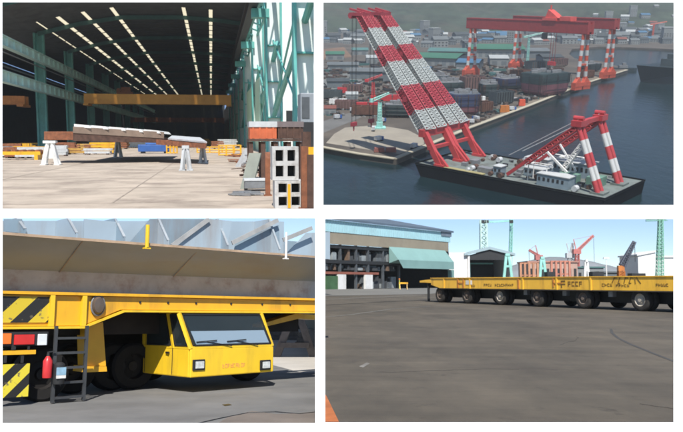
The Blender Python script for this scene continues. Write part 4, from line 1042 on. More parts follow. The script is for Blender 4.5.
for a, b in ((ws0, ws1), (ws1, ws2), (ws2, ws3), (ws3, ws0)): rbm.beam(a + Vector((0, -.006, 0)), b + Vector((0, -.006, 0)), .03, .03)
part(rbm, 'screen_seal', rub, cab)
off = Vector((-.012, -.012, 0))
def sidewin(a, b, c_, d, nm):
    o = part(MB().poly([a, b, c_, d], (.012, 0, 0)), nm, glass, cab)
    q = MB()
    for s, e in ((a, b), (b, c_), (c_, d), (d, a)): q.beam(s + off * .3, e + off * .3, .022, .022)
    part(q, 'window_seal', rub, o)
e_ = Vector((0, 0, .06))
sidewin(fl0.lerp(blb, .06) + e_, mid0.lerp(fl0, .12) + e_, mid1.lerp(flt, .18) - e_ * .5, flt.lerp(blt, .05) - e_ * .5, 'quarter_window')
sidewin(mid0.lerp(blb, .10) + e_, blb.lerp(mid0, .14) + e_, blt.lerp(mid1, .12) - e_ * .5, mid1.lerp(blt, .10) - e_ * .5, 'door_window')
# door lines
dn = MB()
for t0 in (.36, .95):
    p = fl0.lerp(blb, t0) + Vector((-.006, 0, 0)); dn.bx((p.x - .004, p.y - .006, zc0 + .05), (p.x + .004, p.y + .006, zmid))
part(dn, 'door_seam', rub, cab)
p = fl0.lerp(blb, .45) + Vector((-.02, 0, -.10)); part(MB().bx(p + Vector((-.02, -.06, -.02)), p + Vector((.015, .06, .02))), 'door_handle', rub, cab)
# headlights
for px in (199, 265.5):
    c = tp(px, 365, yF - .02)
    hl = part(MB().bx((c.x - .16, yF - .035, c.z - .115), (c.x + .15, yF - .004, c.z + .115)), 'headlight', rub, cab, bevel=.015)
    part(MB().bx((c.x - .10, yF - .055, c.z - .075), (c.x + .115, yF - .036, c.z + .075)), 'lens', mat('headlight_lens', (.50, .52, .52), .12, .3, 14), hl, bevel=.02)
# red lettering, too small to read in the photograph
lt = MB(); rr = random.Random(4)
x = tp(222.5, 366, yF).x; x1_ = tp(246, 366, yF).x; zc = tp(234, 365.5, yF).z; st_ = (x1_ - x) / 9
for k in range(9):
    a = x + k * st_
    lt.bx((a, yF - .006, zc - .038), (a + .012, yF - .001, zc + .045))
    for z in ((-.045, .0), (.033, -.045), (-.006, .033))[k % 3]: lt.bx((a + .0125, yF - .006, zc + z), (a + st_ * .62, yF - .001, zc + z + .012))
    if k % 2: lt.bx((a + st_ * .63, yF - .006, zc - .045), (a + st_ * .63 + .012, yF - .001, zc + .045))
part(lt, 'lettering', mat('letter_red', (.72, .30, .10), .5), cab)
# wipers
for px, dx in ((232, -.62), (258, -.55)):
    a = tp(px, 345, yF - .03); a.z = zmid + .04
    b = a + Vector((dx, .03, .10))
    part(MB().tube(a, b, .011, .009, 6).beam(b + Vector((-.28, 0, .0)), b + Vector((.24, 0, .03)), .012, .022), 'wiper', rub, cab)
p = tp(256, 334, yF + .12); part(MB().poly([p + Vector((-.13, 0, -.12)), p + Vector((.20, 0, -.12)), p + Vector((.20, .05, .07)), p + Vector((-.13, .05, .07))], (0, .006, 0)), 'paper_slip', wpaint, cab, 'white paper behind the windscreen')
part(MB().bx((cu0 + .25, yF + .7, zc0 + .1), (cu0 + .8, yF + .8, zmid + .5)).bx((cu0 + .25, yF + .45, zc0 + .1), (cu0 + .8, yF + .69, zc0 + .45)), 'driver_seat', dark, cab)
part(MB().bx((cu0 + .12, yF + .1, zmid - .12), (cu1 - .12, yF + .35, zmid - .02)), 'dashboard', dark, cab)
st = MB()
for k in range(14):
    a, b = 2 * math.pi * k / 14, 2 * math.pi * (k + 1) / 14; cc = Vector((cu0 + .55, yF + .42, zmid + .06))
    st.tube(cc + Vector((math.cos(a) * .2, math.sin(a) * .1, math.sin(a) * .16)), cc + Vector((math.cos(b) * .2, math.sin(b) * .1, math.sin(b) * .16)), .014, .014, 6)
part(st, 'steering_wheel', rub, cab)
# slanted yellow arm at the right
part(MB().poly([tp(262, 327.5, Y0 + .4), tp(300, 318.5, Y0 + .4), tp(317, 320, Y0 + .4), tp(317, 315, Y0 + .4), tp(296, 313.5, Y0 + .4), tp(262, 324, Y0 + .4)], (0, .5, 0)), 'side_arm', yellow, tk)

# ------------------------------------------------ the ship block above
zn = 3.10; zk = 2.53; yn = Y0 - .45; yk = Y0 + .62
bk = thing('ship_block', T, (tp(150, 260).x, yk, zk), 'grey blue steel ship block with a brown underside resting on the transporter', 'ship block')
bx0, bx1 = T.y(-30, 250, yn).x, T.y(316.6, 265, yn).x - 1
xk = T.y(316.8, 280, yk).x; xi = T.y(316.8, 240, yn + 1.1).x
bottom = mat('primer_brown_plate', (.34, .39, .44), .5, .14, .5, .05, dirt=(.30, .29, .28), damt=.6, dscale=.5)
part(MB().poly([(bx0, yn, zn), (bx1 + 1, yn, zn - .04), (xk, yk, zk + .04), (bx0, yk, zk)], (0, .01, .02)), 'bottom_plate', bottom, bk)
part(MB().bx((bx0, yn - .02, zn - .02), (bx1 + 1, yn - .003, zn + .03)), 'plate_edge', mat('ground_edge', (.42, .30, .2), .5, .3, 3), bk)
for k in range(5):
    xx = bx0 + 2.0 + k * 2.6
    if xx > bx1: break
    part(MB().poly([(xx, yn + .02, zn - .025), (xx + .02, yn + .02, zn - .025), (xx + .02, yk, zk - .012), (xx, yk, zk - .012)], (0, 0, .01)), 'weld_seam', mat('weld_line', (.36, .30, .26), .6), bk)
kw = mat('scalloped_rust_band', (.47, .43, .38), .8, .18, 1.2, .1, dirt=(.26, .14, .09), damt=.6, dscale=1.5)
part(MB().bx((bx0, yk + .004, ZT + .012), (xk, yk + .2, zk + .05)), 'lower_band', kw, bk)
for px, py in ((65, 286), (232, 288), (270, 285), (290, 287)): part(MB().tube(T.y(px, py, yk + .015), T.y(px, py, yk + .015) + Vector((0, .02, 0)), .07, .07, 12), 'drain_hole', dark, bk)
# webs, stiffeners and brackets of the open structure above
web = mat('blue_grey_primer', (.23, .31, .37), .55, .14, .5, dirt=(.20, .13, .09), damt=.5, dscale=.9, streak=True)
web2 = mat('pale_blue_primer', (.34, .42, .48), .55, .1, .5, dirt=(.25, .18, .13), damt=.5, dscale=.9, streak=True)
def topz(x, y): # the block is cut along a rising top edge
    k = (x - bx0) / (bx1 - bx0); return 3.40 + k * .62
def bt2(px, py): return T.y(px, py, yn + .05)
ybk = yn + 1.1
part(MB().poly([(bx0, ybk, zn + .01), (T.y(284, 230, ybk).x, ybk, zn + .01), (T.y(284, 230, ybk).x, ybk, topz(T.y(284, 230, ybk).x, 0)), (bx0, ybk, topz(bx0, 0))], (0, .02, 0)), 'inner_plate', web2, bk)
wl = [(-12, .5), (24, .55), (76, .6), (124, .62), (168, .65), (228, .62), (280, .5)]
for k, (px, dep) in enumerate(wl):
    a = T.y(px, 240, yn + .06)
    zt = topz(a.x, 0)
    part(MB().poly([(a.x, yn + .06, zn + .02), (a.x, ybk - .01, zn + .02), (a.x, ybk - .01, zt), (a.x, yn + .5, zt), (a.x, yn + .06, zn + .12)], (.025, 0, 0)), 'web_frame', web if k % 2 else web2, bk)
    part(MB().beam((a.x + .012, yn + .07, zn + .13), (a.x + .012, yn + .52, zt), .05, .02), 'face_flat', mat('flat_edge', (.33, .36, .38), .6, .2, 2), bk)
for k, (p0, p1, p2, p3) in enumerate((((4, 231), (28, 234), (22, 219), (4, 219)), ((84, 240), (118, 243), (118, 222), (84, 219)), ((128, 244), (168, 248), (205, 219), (150, 219)), ((176, 249), (226, 254), (232, 221), (210, 219)), ((234, 254), (280, 258.5), (279, 225), (236, 240)), ((284, 259), (330, 263), (330, 232), (306, 233), (284, 243)[:2]) [:4])):
    yy = yn + .35 + .08 * (k % 3)
    q = [T.y(*p, yy) for p in (p0, p1, p2, p3)]
    for p in q: p.z = max(zn + .03, p.z)
    part(MB().poly(q, (0, .015, 0)), 'bracket', (web, web2)[k % 2], bk)
for k, (a, b) in enumerate((((172, 246), (209, 219)), ((232, 243), (278, 220)), ((283, 240), (312, 228)))):
    part(MB().beam(T.y(*a, yn + .3), T.y(*b, yn + .3), .03, .1), 'stiffener', mat('stiffener_grey', (.36, .36, .35), .5, .2, 2), bk)
part(MB().bx((T.y(284, 240, ybk).x, ybk, zn + .01), (xi, ybk + .02, zn + .5)), 'inner_plate', web, bk)
pp = T.y(147, 247.5, yn - .06)
yp = thing('lashing_post', T, pp, 'thin yellow post standing on the edge of the ship block', 'post')
part(MB().tube(pp, pp + Vector((0, 0, .47)), .042, .042, 10), 'tube', ylw_lt, yp); part(MB().bx(pp + Vector((-.07, -.03, -.03)), pp + Vector((.07, .055, -.002))), 'foot', ylw_lt, yp)
ps = T.y(286, 258, yn - .06)
yp = thing('lashing_post', T, ps, 'thin pale post at the right end of the ship block', 'post')
part(MB().tube(ps, ps + Vector((0, 0, .62)), .03, .03, 10), 'tube', wpaint, yp); part(MB().bx(ps + Vector((-.06, -.03, -.03)), ps + Vector((.06, .055, -.002))), 'foot', wpaint, yp)
# ------------------------------------------------ trestle on the painted sun patch
tw = mat('weathered_timber', (.13, .11, .10), .85, .35, 3, .2)
b = T0.g(296, 357); sc_ = b.y / F
tt = thing('support_trestle', T0, b, 'dark grey A shaped support trestle on the painted sun patch behind the cab', 'trestle')
for sx, (x0_, x1_) in zip((-1, 1), ((277, 291), (313, 300))):
    part(MB().beam(b + Vector(((x0_ - 296) * sc_, 0, 0)), b + Vector(((x1_ - 296) * sc_, 0, 38 * sc_)), .34, .3), 'leg', tw, tt)
part(MB().bx(b + Vector((-15 * sc_, -.25, 9 * sc_)), b + Vector((13 * sc_, -.19, 14 * sc_))), 'cross_bar', tw, tt)
part(MB().bx(b + Vector((-11 * sc_, -.3, 38.2 * sc_)), b + Vector((12 * sc_, .4, 44 * sc_))), 'cap', tw, tt)
for k, (px, py, w, h, lab) in enumerate(((303, 347, .9, .8, 'dark timber sleepers at the right edge behind the support trestle'), (282, 340, 2.6, .9, 'low dark block far behind the support trestle'))):
    b = T0.g(px, py); q = MB()
    for j in range(3): q.bx(b + Vector((-w / 2 + .1 * j, 0, j * h / 3 + .01)), b + Vector((w / 2 - .1 * j, 1, (j + 1) * h / 3)))
    top(q, 'timber_sleepers', tw, T0, b, lab, 'timber', bevel=.02)
# other hull work standing far behind, beyond the painted sun patch
b = T0.g(300, 329)
bw_ = thing('far_workshop', T0, b, 'pale grey workshop wall far behind the transporter', 'building')
k = b.y / F
part(MB().bx(b + Vector((-45 * k, 0, 0)), b + Vector((16 * k, 10, 26 * k))), 'wall', mat('workshop_wall', (.30, .31, .31), .8, .15, .2), bw_)
for j in range(4): part(MB().bx(b + Vector(((-38 + j * 12) * k, -.1, 0)), b + Vector(((-32 + j * 12) * k, -.01, 14 * k))), 'door', dark, bw_)
# ================================================================== the open yard
Yd = YARD
def yardmat():
    m = bpy.data.materials.new('worn_yard_asphalt'); m.use_nodes = True; nt = m.node_tree; L = nt.links.new; b = nt.nodes['Principled BSDF']
    tc = _n(nt, 'ShaderNodeTexCoord')
    def noise(sc, det, rough, st=None):
        n = _n(nt, 'ShaderNodeTexNoise', i_Scale=sc, i_Detail=det, i_Roughness=rough)
        if st:
            mp = _n(nt, 'ShaderNodeMapping'); mp.inputs['Scale'].default_value = st; mp.inputs['Rotation'].default_value = (0, 0, .35)
            L(tc.outputs['Object'], mp.inputs[0]); L(mp.outputs[0], n.inputs['Vector'])
        else: L(tc.outputs['Object'], n.inputs['Vector'])
        return n
    a = noise(.30, 10.0, .68, (1, .40, 1)); f = noise(45.0, 8.0, .8); s = noise(.7, 10.0, .75, (.25, 1.6, 1))
    r = _n(nt, 'ShaderNodeValToRGB'); e = r.color_ramp.elements; e[0].position = .36; e[1].position = .64; e[0].color = (.080, .0725, .062, 1); e[1].color = (.138, .121, .097, 1); L(a.outputs['Fac'], r.inputs[0])
    m1 = _n(nt, 'ShaderNodeMix', data_type='RGBA', blend_type='MULTIPLY'); m1.inputs['Factor'].default_value = .55
    r2 = _n(nt, 'ShaderNodeValToRGB'); r2.color_ramp.elements[0].color = (.62, .62, .62, 1); r2.color_ramp.elements[1].color = (1.3, 1.27, 1.2, 1); r2.color_ramp.elements[0].position = .3; r2.color_ramp.elements[1].position = .72; L(s.outputs['Fac'], r2.inputs[0])
    L(r.outputs[0], m1.inputs['A']); L(r2.outputs[0], m1.inputs['B'])
    m2 = _n(nt, 'ShaderNodeMix', data_type='RGBA', blend_type='MULTIPLY'); m2.inputs['Factor'].default_value = .75
    r3 = _n(nt, 'ShaderNodeValToRGB'); r3.color_ramp.elements[0].color = (.55, .55, .55, 1); r3.color_ramp.elements[1].color = (1.4, 1.4, 1.4, 1); L(f.outputs['Fac'], r3.inputs[0])
    L(m1.outputs['Result'], m2.inputs['A']); L(r3.outputs[0], m2.inputs['B'])
    col = m2.outputs['Result']
    for sc_, lo_, hi_, c_, amt, st in ((.55, .56, .66, (.066, .060, .053), .45, (1, .7, 1)), (1.9, .60, .70, (.052, .047, .042), .7, (1, .8, 1)), (.8, .58, .72, (.17, .148, .112), .45, (.8, 1, 1)), (.35, .55, .70, (.125, .100, .084), .35, (1, .6, 1)), (6.0, .66, .72, (.045, .042, .04), .8, (1, 1, 1)), (4.3, .68, .74, (.20, .185, .155), .7, (1, 1, 1))):
        nn = noise(sc_, 9.0, .66, st); nn.noise_dimensions = '4D'; nn.inputs['W'].default_value = sc_ * 7
        rr_ = _n(nt, 'ShaderNodeValToRGB'); rr_.color_ramp.elements[0].position = lo_; rr_.color_ramp.elements[1].position = hi_; rr_.color_ramp.elements[1].color = (amt, amt, amt, 1); L(nn.outputs['Fac'], rr_.inputs[0])
        mm = _n(nt, 'ShaderNodeMix', data_type='RGBA'); mm.inputs['B'].default_value = (*c_, 1); L(rr_.outputs[0], mm.inputs['Factor']); L(col, mm.inputs['A']); col = mm.outputs['Result']
    L(col, b.inputs['Base Color'])
    b.inputs['Roughness'].default_value = .85; b.inputs['Specular IOR Level'].default_value = .25
    bp = _n(nt, 'ShaderNodeBump', i_Strength=.25, i_Distance=.01); L(f.outputs['Fac'], bp.inputs['Height']); L(bp.outputs[0], b.inputs['Normal'])
    return m
struct(MB().poly([Yd.g(320, 428), Yd.g(760, 428), Vector((2300, 2300, 0)), Vector((-66.7, 2300, 0))], (0, 0, -.2)), 'yard_ground', yardmat(), Yd)
def ysheet(pts, z, name, mt): struct(MB().face([Yd.g(x, y, z) for x, y in pts]), name, mt, Yd)
ysheet([(320, 428), (320, 393), (326, 395), (342, 428)], .004, 'orange_marking', mat('orange_ground_paint', (.42, .13, .04), .8, .25, 2.5))
lt_ = mat('pale_ground_mark', (.22, .21, .19), .85, .4, 3)
ysheet([(359, 366.5), (367, 362.5), (370, 363.5), (363, 367.5)], .004, 'paint_fleck', lt_)
tm = mat('tyre_mark_black', (.06, .058, .054), .8, .3, 2)
def ribbon(pts, w0, z, name, mt):
    q = MB(); P_ = [Yd.g(x, y, z) for x, y in pts]
    for a, b in zip(P_, P_[1:]):
        n = (b - a).cross(Vector((0, 0, 1))).normalized() * w0 / 2; q.face([a - n, b - n, b + n, a + n])
    struct(q, name, mt, Yd)
ribbon([(611, 329), (612, 333), (618, 338), (630, 344), (645, 350), (660, 356), (676, 362)], .09, .004, 'tyre_mark', tm)
ribbon([(322, 317.5), (352, 314.5), (392, 309), (430, 306.5)], .14, .011, 'joint_line', mat('joint_pale', (.20, .20, .185), .9, .3, 2))
ribbon([(322, 299.5), (380, 297), (425, 295)], .5, .013, 'lane_line', mat('lane_pale', (.22, .21, .19), .9, .3, 1))
ysheet([(320, 296), (320, 287.2), (450, 284.9), (455, 291), (430, 294)], .015, 'concrete_road', mat('pale_road', (.17, .168, .155), .9, .2, .1))
ribbon([(322, 305), (430, 299.5)], .35, .017, 'dark_joint', tm)

rng = random.Random(31)
ck = MB()
for k in range(3):
    px = (640, 380, 560)[k]; py = (404, 372, 345)[k]; p = Yd.g(px, py, .002); a = rng.uniform(-.5, .5); pts = [p]
    for j in range(12): a += rng.uniform(-.5, .5); p = p + Vector((math.cos(a), math.sin(a) * 1.2, 0)) * rng.uniform(.12, .3); pts.append(p)
    ck.path(pts, .006, 4)
struct(ck, 'asphalt_cracks', mat('crack_dark', (.055, .05, .045), .9), Yd)
# ---------------- the long trailer
TL = TRAIL
wa = TL.g(640, 311); wb = TL.g(440, 303); ty = (wa.y + wb.y) / 2
def tl(px, py, y=None): return TL.y(px, py, ty if y is None else y)
zdt = 1.93; zdb = 1.12
xl = tl(431, 285).x; xr = tl(720, 285).x
W_ = 3.4
tr = thing('flatbed_trailer', TL, ((xl + xr) / 2, ty + W_ / 2, 0), 'long yellow flatbed trailer on fat tyres with a drawbar at its left end', 'trailer')
ytm = mat('trailer_yellow', (.88, .50, .05), .45, .1, .6, dirt=(.30, .13, .03), damt=.6, dscale=1.1, streak=True)
part(MB().poly([(xl, ty, zdt - .06), (xr, ty, zdt - .06), (xr, ty, zdb), (xl + 1.2, ty, zdb), (xl, ty, zdb + .25)], (0, .25, 0)).poly([(xl, ty + W_ - .25, zdt - .06), (xr, ty + W_ - .25, zdt - .06), (xr, ty + W_ - .25, zdb), (xl, ty + W_ - .25, zdb + .25)], (0, .25, 0)), 'side_beam', ytm, tr, bevel=.015)
part(MB().bx((xl - .02, ty - .06, zdt - .055), (xr, ty + W_ + .06, zdt)), 'deck', ytm, tr)
part(MB().bx((xl + 1.2, ty - .05, zdb - .05), (xr, ty + .3, zdb - .004)), 'lower_rail', mat('dark_rail', (.06, .05, .04), .7, .3, 2), tr)
part(MB().bx((xl + 1, ty + .26, zdb + .1), (xr, ty + W_ - .26, zdt - .3)), 'cross_frame', dark, tr)
part(MB().bx((xl + 1.4, ty + 1.1, .40), (xr, ty + W_ - 1.2, zdb + .09)), 'chassis', dark, tr)  # chassis box enlarged and dark, puts shade between the wheels
rib = MB()
for px in (444, 470, 523, 557, 591): 
    x = tl(px, 285).x; rib.bx((x - .06, ty - .05, zdb), (x + .06, ty - .004, zdt - .06))
part(rib, 'rib', ytm, tr)
for (p0, p1, q0, q1) in ((457.5, 458.6, 278, 288), (463, 464, 278, 288), (457.5, 464, 282.5, 283.6), (518, 519.2, 277, 289), (553, 562, 282.6, 283.8), (553, 554, 278, 287)):
    a = tl(p0, q1); b = tl(p1, q0); part(MB().bx((a.x, ty - .045, max(a.z, zdb + .01)), (b.x, ty - .002, min(b.z, zdt - .07))), 'red_stake_pocket', mat('stake_red', (.50, .20, .04), .6, .3, 3), tr)
wl_ = MB()
a = tl(466, 284.6); b = tl(472, 280.4); wl_.bx((a.x, ty - .03, a.z), (b.x, ty - .003, b.z))
part(wl_, 'white_plate', wpaint, tr)
# worn dark stencilled lettering along the side
ink = mat('stencil_ink', (.16, .09, .02), .7, .5, 5)
lt = MB(); rr = random.Random(9)
def stencil(p0, p1, q0, q1, n):
    st = (p1 - p0) / n
    for k in range(n):
        a = tl(p0 + k * st, q1); b = tl(p0 + (k + .68) * st, q0); w = max(.012, (b.x - a.x) * .28); h = b.z - a.z
        lt.bx((a.x, ty - .012, a.z), (a.x + w, ty - .002, b.z))
        c = rr.randrange(4)
        if c in (0, 1): lt.bx((a.x + w + .001, ty - .012, b.z - h * .22), (b.x, ty - .002, b.z))
        if c in (0, 2): lt.bx((a.x + w + .001, ty - .012, a.z), (b.x, ty - .002, a.z + h * .22))
        if c in (1, 3): lt.bx((a.x + w + .001, ty - .012, a.z + h * .4), (b.x, ty - .002, a.z + h * .6))
        if c in (2, 3): lt.bx((b.x - w, ty - .012, a.z + h * .23), (b.x, ty - .002, b.z - h * .23))
stencil(469, 475.5, 284.4, 287, 3); stencil(484, 492, 283.8, 286.4, 4); stencil(495, 514, 283.8, 286.6, 9)
stencil(561, 567, 280.5, 288, 1); stencil(568, 583, 281.5, 286.5, 4); stencil(602, 613, 283.6, 286.6, 4); stencil(616, 630, 284.4, 287, 5); stencil(656, 669, 283.6, 286.6, 5)
# big hand painted strokes
for k, (p0, p1) in enumerate(((612, 614.5), (618, 620), (624, 625.5), (629, 631), (636, 635))):
    a = tl(p0, 283.6); b = tl(p1, 277.4); lt.beam((a.x, ty - .012, a.z), (b.x, ty - .012, b.z), .012, .05)
    if k in (0, 2, 3): lt.beam((b.x - .02, ty - .012, b.z - .02), (b.x + .17, ty - .012, b.z - .05), .012, .045)
    if k in (1, 3): lt.beam((a.x, ty - .0125, a.z), (a.x + .16, ty - .0125, a.z + .03), .012, .045)
a = tl(636.5, 277.6); b = tl(641, 283.6); lt.beam((a.x, ty - .013, a.z), (b.x, ty - .013, b.z), .012, .05)
part(lt, 'lettering', ink, tr, 'worn dark stencilled and hand painted letters')
tyr = mat('dusty_tyre', (.032, .029, .026), .9, .3, 4, .15); rimt = mat('muddy_rim', (.16, .125, .10), .75, .35, 5); rimw = mat('pale_rim', (.42, .38, .32), .6, .2, 5)
px_w = (440, 467, 500, 537, 583, 640, 713)
r = .62
for k, px in enumerate(px_w):
    x = TL.y(px, 300, ty + .15).x
    for side, yy in ((0, ty + .12), (1, ty + .62), (3, ty + W_ - .5)):
        c = Vector((x, yy, r))
        w = part(MB().lathe(c, (0, 1, 0), [(r * .56, 0.02), (r * .62, 0), (r * .9, 0), (r * .98, .04), (r, .1), (r, .28), (r * .98, .34), (r * .9, .38), (r * .6, .38)], 28), 'wheel', tyr, tr, smooth=True)
        if side in (0, 3):
            s = 1 if side == 0 else -1; o = c if side == 0 else c + Vector((0, .38, 0))
            part(MB().lathe(o, (0, s, 0), [(.001, -.02), (r * .17, -.02), (r * .18, .05), (r * .28, .06), (r * .30, .12), (r * .46, .12), (r * .55, .01), (r * .57, .03), (r * .57, .3)], 24), 'rim', rimw if k in (2, 5) else rimt, w, smooth=True)
    part(MB().bx((x - .12, ty + .5, r - .08), (x + .12, ty + W_ - .5, r + .08)).bx((x - .35, ty + 1.25, r), (x + .35, ty + 1.8, zdb)), 'axle', dark, tr)
for px in (523, 562, 608): 
    x = tl(px, 296).x; part(MB().bx((x - .16, ty + .2, .75), (x + .16, ty + .5, zdb - .06)), 'air_tank', grey, tr)
db = MB().poly([(xl - .02, ty + .6, zdt - .1), (xl - .02, ty + .6, zdb + .35), (xl - 1.9, ty + .6, zdb + .42), (xl - 2.6, ty + .6, zdb + .42), (xl - 2.6, ty + .6, zdb + .58), (xl - 1.8, ty + .6, zdb + .64)], (0, 2.0, 0))
part(db, 'gooseneck', ytm, tr, bevel=.02)
part(MB().tube((xl - 2.9, ty + 1.6, zdb + .45), (xl - 2.9, ty + 1.6, zdb + .58), .28, .28, 14).bx((xl - 2.75, ty + 1.4, zdb + .45), (xl - 2.59, ty + 1.8, zdb + .57)), 'coupling', red, tr)
part(MB().bx((xl - 1.6, ty + .7, .02), (xl - 1.45, ty + .85, zdb + .4)).bx((xl - 1.75, ty + .55, 0), (xl - 1.3, ty + 1.0, .018)), 'landing_leg', dark, tr)
# yellow sawhorse barrier left of the drawbar
b = Yd.g(402, 289.6); sb = thing('yellow_sawhorse', Yd, b, 'small yellow sawhorse standing before the dark shed opening', 'barrier'); k = b.y / F
part(MB().bx(b + Vector((-3 * k, 0, 5.6 * k)), b + Vector((6 * k, .1, 7.2 * k))), 'rail', yellow, sb)
for x in (-2, 5):
    for d in (-.5, .5): part(MB().beam(b + Vector((x * k, d, 0)), b + Vector((x * k, 0.05, 5.6 * k)), .09, .09), 'leg', yellow, sb)
b = Yd.g(399.5, 288.6); wk = thing('safety_beacon', Yd, b, 'lime yellow warning beacon post by the shed opening', 'beacon')
part(MB().tube(b, b + Vector((0, 0, 2.1)), .14, .11, 10), 'post', mat('lime', (.55, .6, .08), .5), wk); part(MB().tube(b + Vector((0, 0, 2.12)), b + Vector((0, 0, 2.5)), .22, .16, 12), 'lamp', orange, wk)

# ---------------- the big shed on the left
SH = SHED
s0 = SH.g(325, 289.5); sy = s0.y
def sp_(px, py, y=None): return SH.y(px, py, sy if y is None else y)
X0 = sp_(318, 285).x; X1 = sp_(450, 285).x
zE = sp_(325, 219.5).z; zT = sp_(325, 231.5).z; zB = sp_(325, 243.5).z; zR = sp_(325, 274).z; zR1 = sp_(325, 271.5).z
sh = thing('factory_shed', SH, ((X0 + X1) / 2, sy, 0), 'large steel shed with pale blue eaves, tan band and open storage bays', 'building')
tb_ = mat('pale_blue_cladding', (.40, .64, .70), .6, .1, .15, dirt=(.3, .4, .4), damt=.4, dscale=.1); tan = mat('tan_cladding', (.30, .26, .195), .75, .12, .12, dirt=(.17, .15, .12), damt=.5, dscale=.08)
part(MB().bx((X0, sy - .3, zT), (X1, sy + .3, zE)), 'eaves_band', tb_, sh)
part(MB().bx((X0, sy - .2, zB), (X1 - 1, sy + .2, zT - .01)), 'tan_wall', tan, sh)
lt = MB(); 
for k in range(60):
    x = X0 + (X1 - X0) * k / 60; lt.bx((x, sy - .36, zT + .02), (x + .12, sy - .301, zE - .02))
part(lt, 'cladding_rib', mat('rib_blue', (.33, .56, .62), .6), sh)
part(MB().poly([(X0 - 1, sy - .8, zE + .01), (X1 + 1, sy - .8, zE + .01), (X1 + 1, sy + 24, zE + 5), (X0 - 1, sy + 24, zE + 5)], (0, 0, .5)), 'roof', mat('slate_blue_roof', (.10, .14, .19), .6, .15, .2), sh)
part(MB().bx((X0, sy + 22, 0), (X1, sy + 22.4, zB)).bx((X1 - .4, sy + .31, 0), (X1, sy + 21.9, zE)), 'back_wall', dark, sh)
part(MB().bx((X0, sy - .1, 0), (X0 + .4, sy + 21.9, zB - .01)), 'end_wall', tan, sh)
zs = [zB - .9, zB - 3.5, zR1 + 1.0]
Xo = sp_(401, 280).x
for z in (zB - .85, zB - 4.2):
    part(MB().bx((X0 + .41, sy + .05, z), (Xo, sy + 12, z + .75)), 'floor_beam', dark, sh)
part(MB().bx((X0 + .41, sy - .25, zR), (sp_(378, 275).x, sy + .04, zR1)), 'crash_rail', mat('brown_red_beam', (.26, .09, .06), .7, .2, .3), sh)
cols = MB()
for px in (325.5, 341, 357, 369, 384, 400):
    x = sp_(px, 280).x; part(MB().bx((x - .25, sy + .1, 0), (x + .25, sy + .6, zB - .01)), 'column', mat('shed_column', (.07, .08, .09), .7), sh)
for px in (340.5, 367.5):
    x = sp_(px, 280).x; part(MB().bx((x - 1.4, sy - .5, 0), (x + 1.4, sy + .09, zR - .05)), 'bay_pier', wpaint, sh)
part(MB().bx((sp_(325, 280).x, sy - .4, 0), (sp_(337, 280).x, sy + .05, zR - .4)), 'green_gate', mat('gate_green', (.05, .12, .05), .7, .3, .5), sh)
rr = random.Random(8); gd = MB()
for lev, (za, zb_) in enumerate(((zB - 3.4, zB - .9), (zR1 + .4, zB - 4.3), (.1, zR - .2))):
    for k in range(70):
        x = rr.uniform(X0 + 1, Xo - 1.5)
        if lev == 2 and sp_(343, 280).x < x < sp_(365, 280).x: continue
        w = rr.uniform(.4, 2.2); h = rr.uniform(.3, 1) * (zb_ - za); d = rr.uniform(.3, 2.5)
        gd.bx((x, sy + d, za), (x + w, sy + d + 1, za + h), rr.choice((0, 0, 1, 1, 2, 3)))
part(gd, 'stored_goods', [mat('stored_grey', (.11, .125, .135), .8, .4, .8), mat('stored_dark', (.045, .05, .055), .8, .4, .8), mat('stored_pale', (.26, .29, .30), .8, .3, .8), mat('stored_rust', (.14, .09, .06), .8, .4, .8)], sh)
sh.children  # parts only
for o in COL.objects:
    if o.name.startswith('stored_goods'): o['kind'] = 'stuff'
# canopy at the far end
zc1_ = sp_(392, 247).z; zc0_ = sp_(392, 260).z
xa_, xb_ = sp_(388, 260).x, sp_(444, 260).x
cm = mat('mint_cladding', (.22, .38, .36), .6, .1, .2)
part(MB().poly([(xa_, sy - 3.0, zc0_), (xa_, sy - .31, zc1_), (xa_, sy - .31, zc0_ - .8)], (xb_ - xa_, 0, 0)), 'canopy', cm, sh)
part(MB().poly([(xa_ + 2, sy - 3.05, zc0_ - 2.0), (xb_, sy - 3.05, zc0_ - 2.0), (xb_, sy - 3.05, zc0_), (xa_, sy - 3.05, zc0_)], (0, .04, 0)), 'canopy_skirt', cm, sh)
xg = sp_(440, 235).x
part(MB().bx((xg, sy - .5, zT + 1.5), (X1 + .3, sy - .305, zE + .4)), 'gable_cap', mat('slate_cap', (.16, .20, .25), .6), sh)
part(MB().bx((sp_(447, 280).x, sy - 1.2, 0), (X1 + .3, sy - .32, zc0_ - 2.05)), 'end_pillar', cm, sh)

# white van in the opening
def van(px, py, lab, mt):
    b = Yd.g(px, py); t = thing('white_van', Yd, b, lab, 'van')
    part(MB().poly([b + Vector((-2.3, 0, .45)), b + Vector((2.3, 0, .45)), b + Vector((2.3, 0, 1.2)), b + Vector((1.5, 0, 1.35)), b + Vector((.9, 0, 2.2)), b + Vector((-2.2, 0, 2.25))], (0, 1.8, 0)), 'body', mt, t, bevel=.06)
    part(MB().poly([b + Vector((1.42, -.01, 1.35)), b + Vector((.86, -.01, 2.1)), b + Vector((.1, -.01, 2.1)), b + Vector((.1, -.01, 1.35))], (0, -.02, 0)).bx(b + Vector((-1.9, -.03, 1.4)), b + Vector((-.1, -.01, 2.1))), 'window', dark, t)
    for x in (-1.5, 1.4): part(MB().lathe(b + Vector((x, -.05, .38)), (0, 1, 0), [(.001, 0), (.38, 0), (.38, .25), (.001, .25)], 16), 'wheel', black, t)
van(428, 285.1, 'white van parked in the dark opening under the mint canopy', wpaint)

